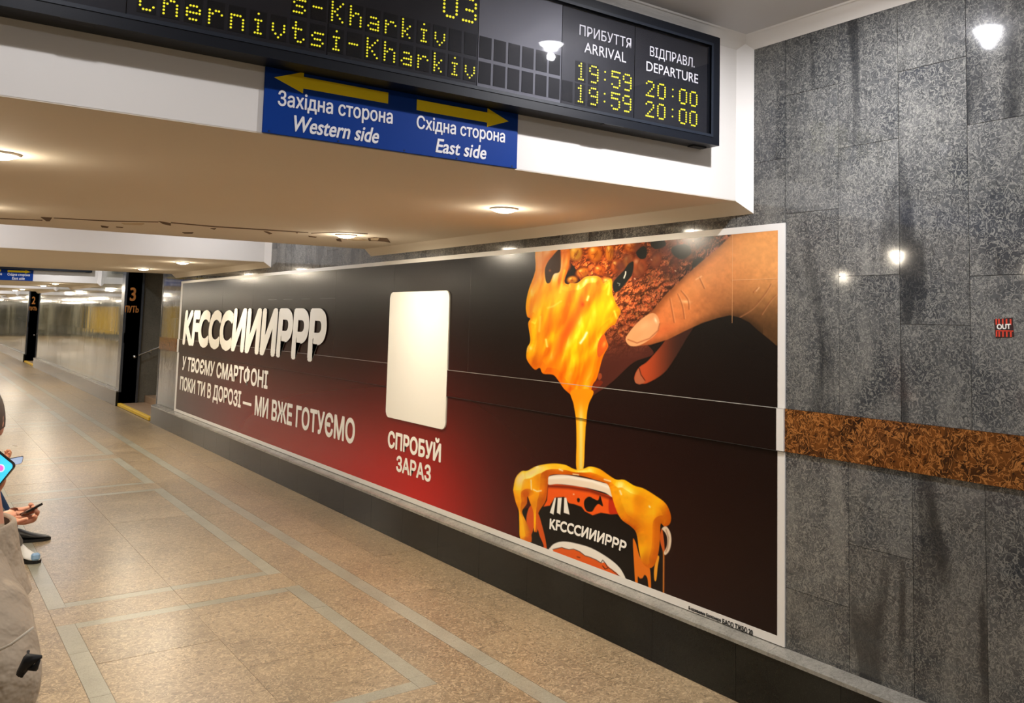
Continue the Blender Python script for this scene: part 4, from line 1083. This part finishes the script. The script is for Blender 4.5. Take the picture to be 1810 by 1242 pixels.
# ---- seated people farther along (mostly beyond the left edge; a hand, a leg or a shoe reaches in)
def seated(px_,py_,label,top,leg,hand_w,shoe_at,shoe_yaw,shoe_m,sole_m,other_shoe,sleeve):
    t=empty('person',(px_,py_,0),label,'person')
    hp=V3(px_,py_,.60); J={'pel':(hp,.145),'spi':(hp+V3(.02,0,.2),.135),'che':(hp+V3(.05,0,.38),.145),'nec':(hp+V3(.07,0,.56),.055),'hdb':(hp+V3(.10,0,.66),.045)}
    E=[('pel','spi'),('spi','che'),('che','nec'),('nec','hdb')]
    lim=[]
    for q,(nm,sa,yw) in zip((-1,1),(('r',shoe_at,shoe_yaw),('l',other_shoe,shoe_yaw))):
        an=sa+V3(math.cos(yw)*.055,math.sin(yw)*.055,.09); kn=V3(min(px_+.46,sa.x-.02),(py_+q*.12+sa.y)/2,.52)
        J['hip'+nm]=(hp+V3(.03,q*.09,-.01),.095); J['kne'+nm]=(kn,.066); J['cal'+nm]=(kn.lerp(an,.35),.058); J['ank'+nm]=(an,.036)
        E+=[('pel','hip'+nm),('hip'+nm,'kne'+nm),('kne'+nm,'cal'+nm),('cal'+nm,'ank'+nm)]
        shoe_obj(t,sa,yw,shoe_m,sole_m)
    for q,nm,wr in ((-1,'r',hand_w),(1,'l',hp+V3(.34,.10,.12))):
        sh=hp+V3(.04,q*.19,.46); el=(sh+wr)/2+V3(-.04,q*.04,-.12)
        J['sho'+nm]=(sh,.062); J['elb'+nm]=(el,.048); J['wri'+nm]=(wr,.028)
        E+=[('che','sho'+nm),('sho'+nm,'elb'+nm),('elb'+nm,'wri'+nm)]
    tops={'spi','che','shor','shol','elbr','elbl'}|({'wrir','wril'} if sleeve else set())
    skinj={'nec','hdb'}|(set() if sleeve else {'wrir','wril'})
    legs={j for j in J}-tops-skinj
    body(t,J,E,[(tops,top),(legs,leg),(skinj,m_skin)],waist=hp.z+.04,neck=hp.z+.52,wx=hp.x+.16,wy=py_)
    head_obj(t,hp+V3(.13,0,.76),(1,0,-.35),(0.3,0,1))
    hand_obj(t,hp+V3(.33,.10,.12),(1,0,-.2),(0,-.5,-1),1,(.5,.5,.5,.5))
    return t
def slab_phone(label,c,u,v,n,w_,h_,th,body_m,screen_m=None,r=.008):
    """phone: centre c, half axes along u (width) and v (length), n out of the screen"""
    u,v,n=Vector(u).normalized(),Vector(v).normalized(),Vector(n).normalized()
    t=empty('phone',c,label,'phone')
    def rr(W_,H_,z0,z1,mat,name,parent,r=r,cc=None):
        cc=cc or c; P=[]
        for sx,sy,a0 in ((1,1,0),(-1,1,90),(-1,-1,180),(1,-1,270)):
            for k in range(5):
                a=math.radians(a0+k*22.5); P.append(((W_/2-r)*sx+r*math.cos(a),(H_/2-r)*sy+r*math.sin(a)))
        m_=len(P); V=[cc+u*x+v*y+n*z0 for x,y in P]+[cc+u*x+v*y+n*z1 for x,y in P]
        return link(name,mesh(name,V,[tuple(range(m_-1,-1,-1)),tuple(range(m_,2*m_))]+[(i,(i+1)%m_,m_+(i+1)%m_,m_+i) for i in range(m_)]),mat,parent)
    rr(w_,h_,-th/2,th/2,body_m,'phone_case',t)
    if screen_m: rr(w_-.005,h_-.005,th/2,th/2+.0006,screen_m,'screen',t,r=r*.8)
    return t,rr
# second person: bare hand holding a dark phone
W2=V3(.322,4.1,.915)
p2=seated(-.22,4.12,'seated person whose bare hand holds out a small dark phone',m_grey,m_trous,W2-V3(.03,0,0),V3(.02,4.0,0),-.1,m_shoe,m_sole,V3(.0,4.28,0),False)
hand_obj(p2,W2,(1,.0,-.10),(.1,-.62,.62),1,(1.0,1.05,1.1,1.15),rs=1.0,thumb=1.0)
slab_phone('small dark phone held edge-on in a bare hand above a beige collar',V3(.418,4.09,.930),(.9,.1,.45),(.3,-.9,.3),(-.4,-.2,1),.060,.09,.009,m_phone,None)
# third: blue jeans and black shoe
p3=seated(.02,7.62,'person in blue jeans with one black shoe stretched onto the floor',m_navy,m_jeans,V3(.34,7.5,.72),V3(.665,7.84,0),-.18,m_shoe,m_sole,V3(.42,7.95,0),True)
hand_obj(p3,V3(.36,7.5,.72),(1,0,-.2),(0,.3,-1),1,(.5,.5,.5,.5))
# fourth: hand with pale-screened phone, white sneaker
p4=seated(-.02,6.55,'seated person with a phone in the hand and a white and blue sneaker',m_navy,m_grey,V3(.40,6.42,.79),V3(.68,7.36,0),-1.15,m_snk,m_sole,V3(.26,6.75,0),True)
hand_obj(p4,V3(.415,6.4,.80),(1,.0,.15),(0,-.2,.9),1,(.8,.9,.9,.9),thumb=.8)
slab_phone('phone with a pale screen held far along the bench, beside a pink fingertip',V3(.558,6.385,.795),(1,0,.15),(.1,-.35,.9),(-.1,-1,-.2),.085,.05,.009,m_phone,m_screen,r=.010)
c=V3(.74,7.16,.045); me=MB().box((.755,7.085,.025),(.805,7.13,.07)).build('heel_patch',m_snkb,p4,bevel=.01)

# ---- nearest person in the beige coat
p1=empty('person',(.05,2.4,0),'person in a thick beige coat with stand-up collar, back to the viewer','person')
PHS=(RT*-.78+UP*.63).normalized(); PHL=(RT*-.63-UP*.78).normalized(); PHC=at(27,822,1,2.9)+PHS*.036+PHL*.075
J={'pel':(V3(.0,2.42,.63),.165),'spi':(V3(.050,2.44,.82),.185),'che':(V3(.085,2.48,1.02),.168),'nec':(V3(.14,2.53,1.13),.09),'nk2':(V3(.146,2.545,1.28),.054),'nk3':(V3(.118,2.565,1.38),.050),
   'shr':(V3(.165,2.34,1.02),.105),'elr':(V3(.190,2.23,.93),.100),'fr':(V3(.165,2.38,.78),.090),'wr':(V3(.10,2.74,.72),.040),
   'shl':(V3(-.06,2.55,1.03),.085),'ell':(V3(-.12,2.68,.86),.07),'wl':(PHC+PHL*.135+FW*.03,.034),
   'hr':(V3(.06,2.55,.59),.105),'kr':(V3(.09,2.92,.56),.085),'ar':(V3(.09,2.98,.12),.045),'hl':(V3(-.10,2.55,.59),.105),'kl':(V3(-.10,2.95,.56),.08),'al':(V3(-.10,3.0,.12),.045)}
E=[('pel','spi'),('spi','che'),('che','nec'),('nec','nk2'),('nk2','nk3'),('che','shr'),('shr','elr'),('elr','fr'),('fr','wr'),('che','shl'),('shl','ell'),('ell','wl'),
   ('pel','hr'),('hr','kr'),('kr','ar'),('pel','hl'),('hl','kl'),('kl','al')]
coat={'pel','spi','che','nec','shr','elr','fr','wr','shl','ell','wl','hr','hl'}
body(p1,J,E,[(coat,m_coat),({'kr','ar','kl','al'},m_trous),({'nk2','nk3'},m_skin)])
for q,x in ((1,.09),(-1,-.10)): shoe_obj(p1,V3(x,2.95,0),1.45,m_shoe,m_sole)
head_obj(p1,V3(.116,2.58,1.425),(.25,1,-.45),(0,.4,1))
# stand-up collar: double-walled tilted ring
def collar():
    c0=V3(.147,2.545,1.135); V=[];F=[]; n=32
    prof=[(.128,-.10),(.110,-.045),(.099,0.),(.090,.05),(.087,.066),(.081,.071),(.074,.064),(.074,.02),(.076,-.04)]
    for r,z in prof:
        for k in range(n):
            a=2*math.pi*k/n; wv=1+.03*math.sin(3*a+.5)
            V.append(c0+V3(r*math.cos(a)*wv,r*math.sin(a)*.92*wv,z+.010*math.sin(a)))
    for i in range(len(prof)-1):
        for k in range(n): F.append((i*n+k,i*n+(k+1)%n,(i+1)*n+(k+1)%n,(i+1)*n+k))
    me=mesh('collar',V,F); o=link('collar',me,[m_coat,m_coatin],p1,True)
    while len(me.materials)<2: me.materials.append(m_coatin)
    for i,p in enumerate(me.polygons):
        if i>=6*n: p.material_index=1
collar()
MB().tube([at(x,y,1,2.12) for x,y in ((-25,1160),(20,1138),(60,1108))],.0028,8).build('sleeve_seam',m_coatseam,p1,True)
# dark strap end on the sleeve
A0=at(36,1190,1,2.16); A1=at(52,1165,1,2.13); A2=at(74,1160,1,2.12)
MB().tube([A0,A1,A2],[.008,.013,.003],8).build('strap_end',m_sole,p1,True)
MB().tube([at(50,1178,1,2.14),at(62,1180,1,2.13),at(70,1166,1,2.12)],[.007,.007,.002],8).build('strap_end',m_sole,p1,True)
MB().tube([at(50,1150,1,2.16),at(48,1170,1,2.14),at(38,1196,1,2.15)],[.003,.006,.003],8).build('strap_end',m_sole,p1,True)
hand_obj(p1,PHC+PHL*.120+FW*.030,-PHL,-FW,1,(.35,.4,.4,.4),thumb=.9)
hand_obj(p1,V3(.10,2.76,.71),(0,1,-.25),(0,-.2,-1),-1,(.3,.3,.3,.3))
ph_u=(RT*.72+UP*.69); ph_v=(RT*.62-UP*.78)
cor=at(27,822,1,2.9); cph=cor-RT*.108-UP*.008
_u=(RT*.70+UP*.71).normalized(); _v=(RT*-.71+UP*.70).normalized()
cph=cor-_u*.0365+_v*.0745*0-RT*0
# right-hand corner of the phone is where the short and the long side meet
_s=(RT*-.78+UP*.63).normalized(); _l=(RT*-.63-UP*.78).normalized()
cph=cor+_s*.036+_l*.075
pt,rr=slab_phone('phone with a bright cyan screen and a pink icon in front of the beige coat',cph,_s,_l,-FW,.076,.154,.008,m_phone,m_cyan,r=.012)
ic=at(4,826,1,2.9)-FW*.006
rr(.022,.022,.0,.0006,m_wicon,'icon_ring',pt,r=.0109,cc=ic); rr(.016,.016,.0006,.0012,m_pink,'icon',pt,r=.0079,cc=ic)
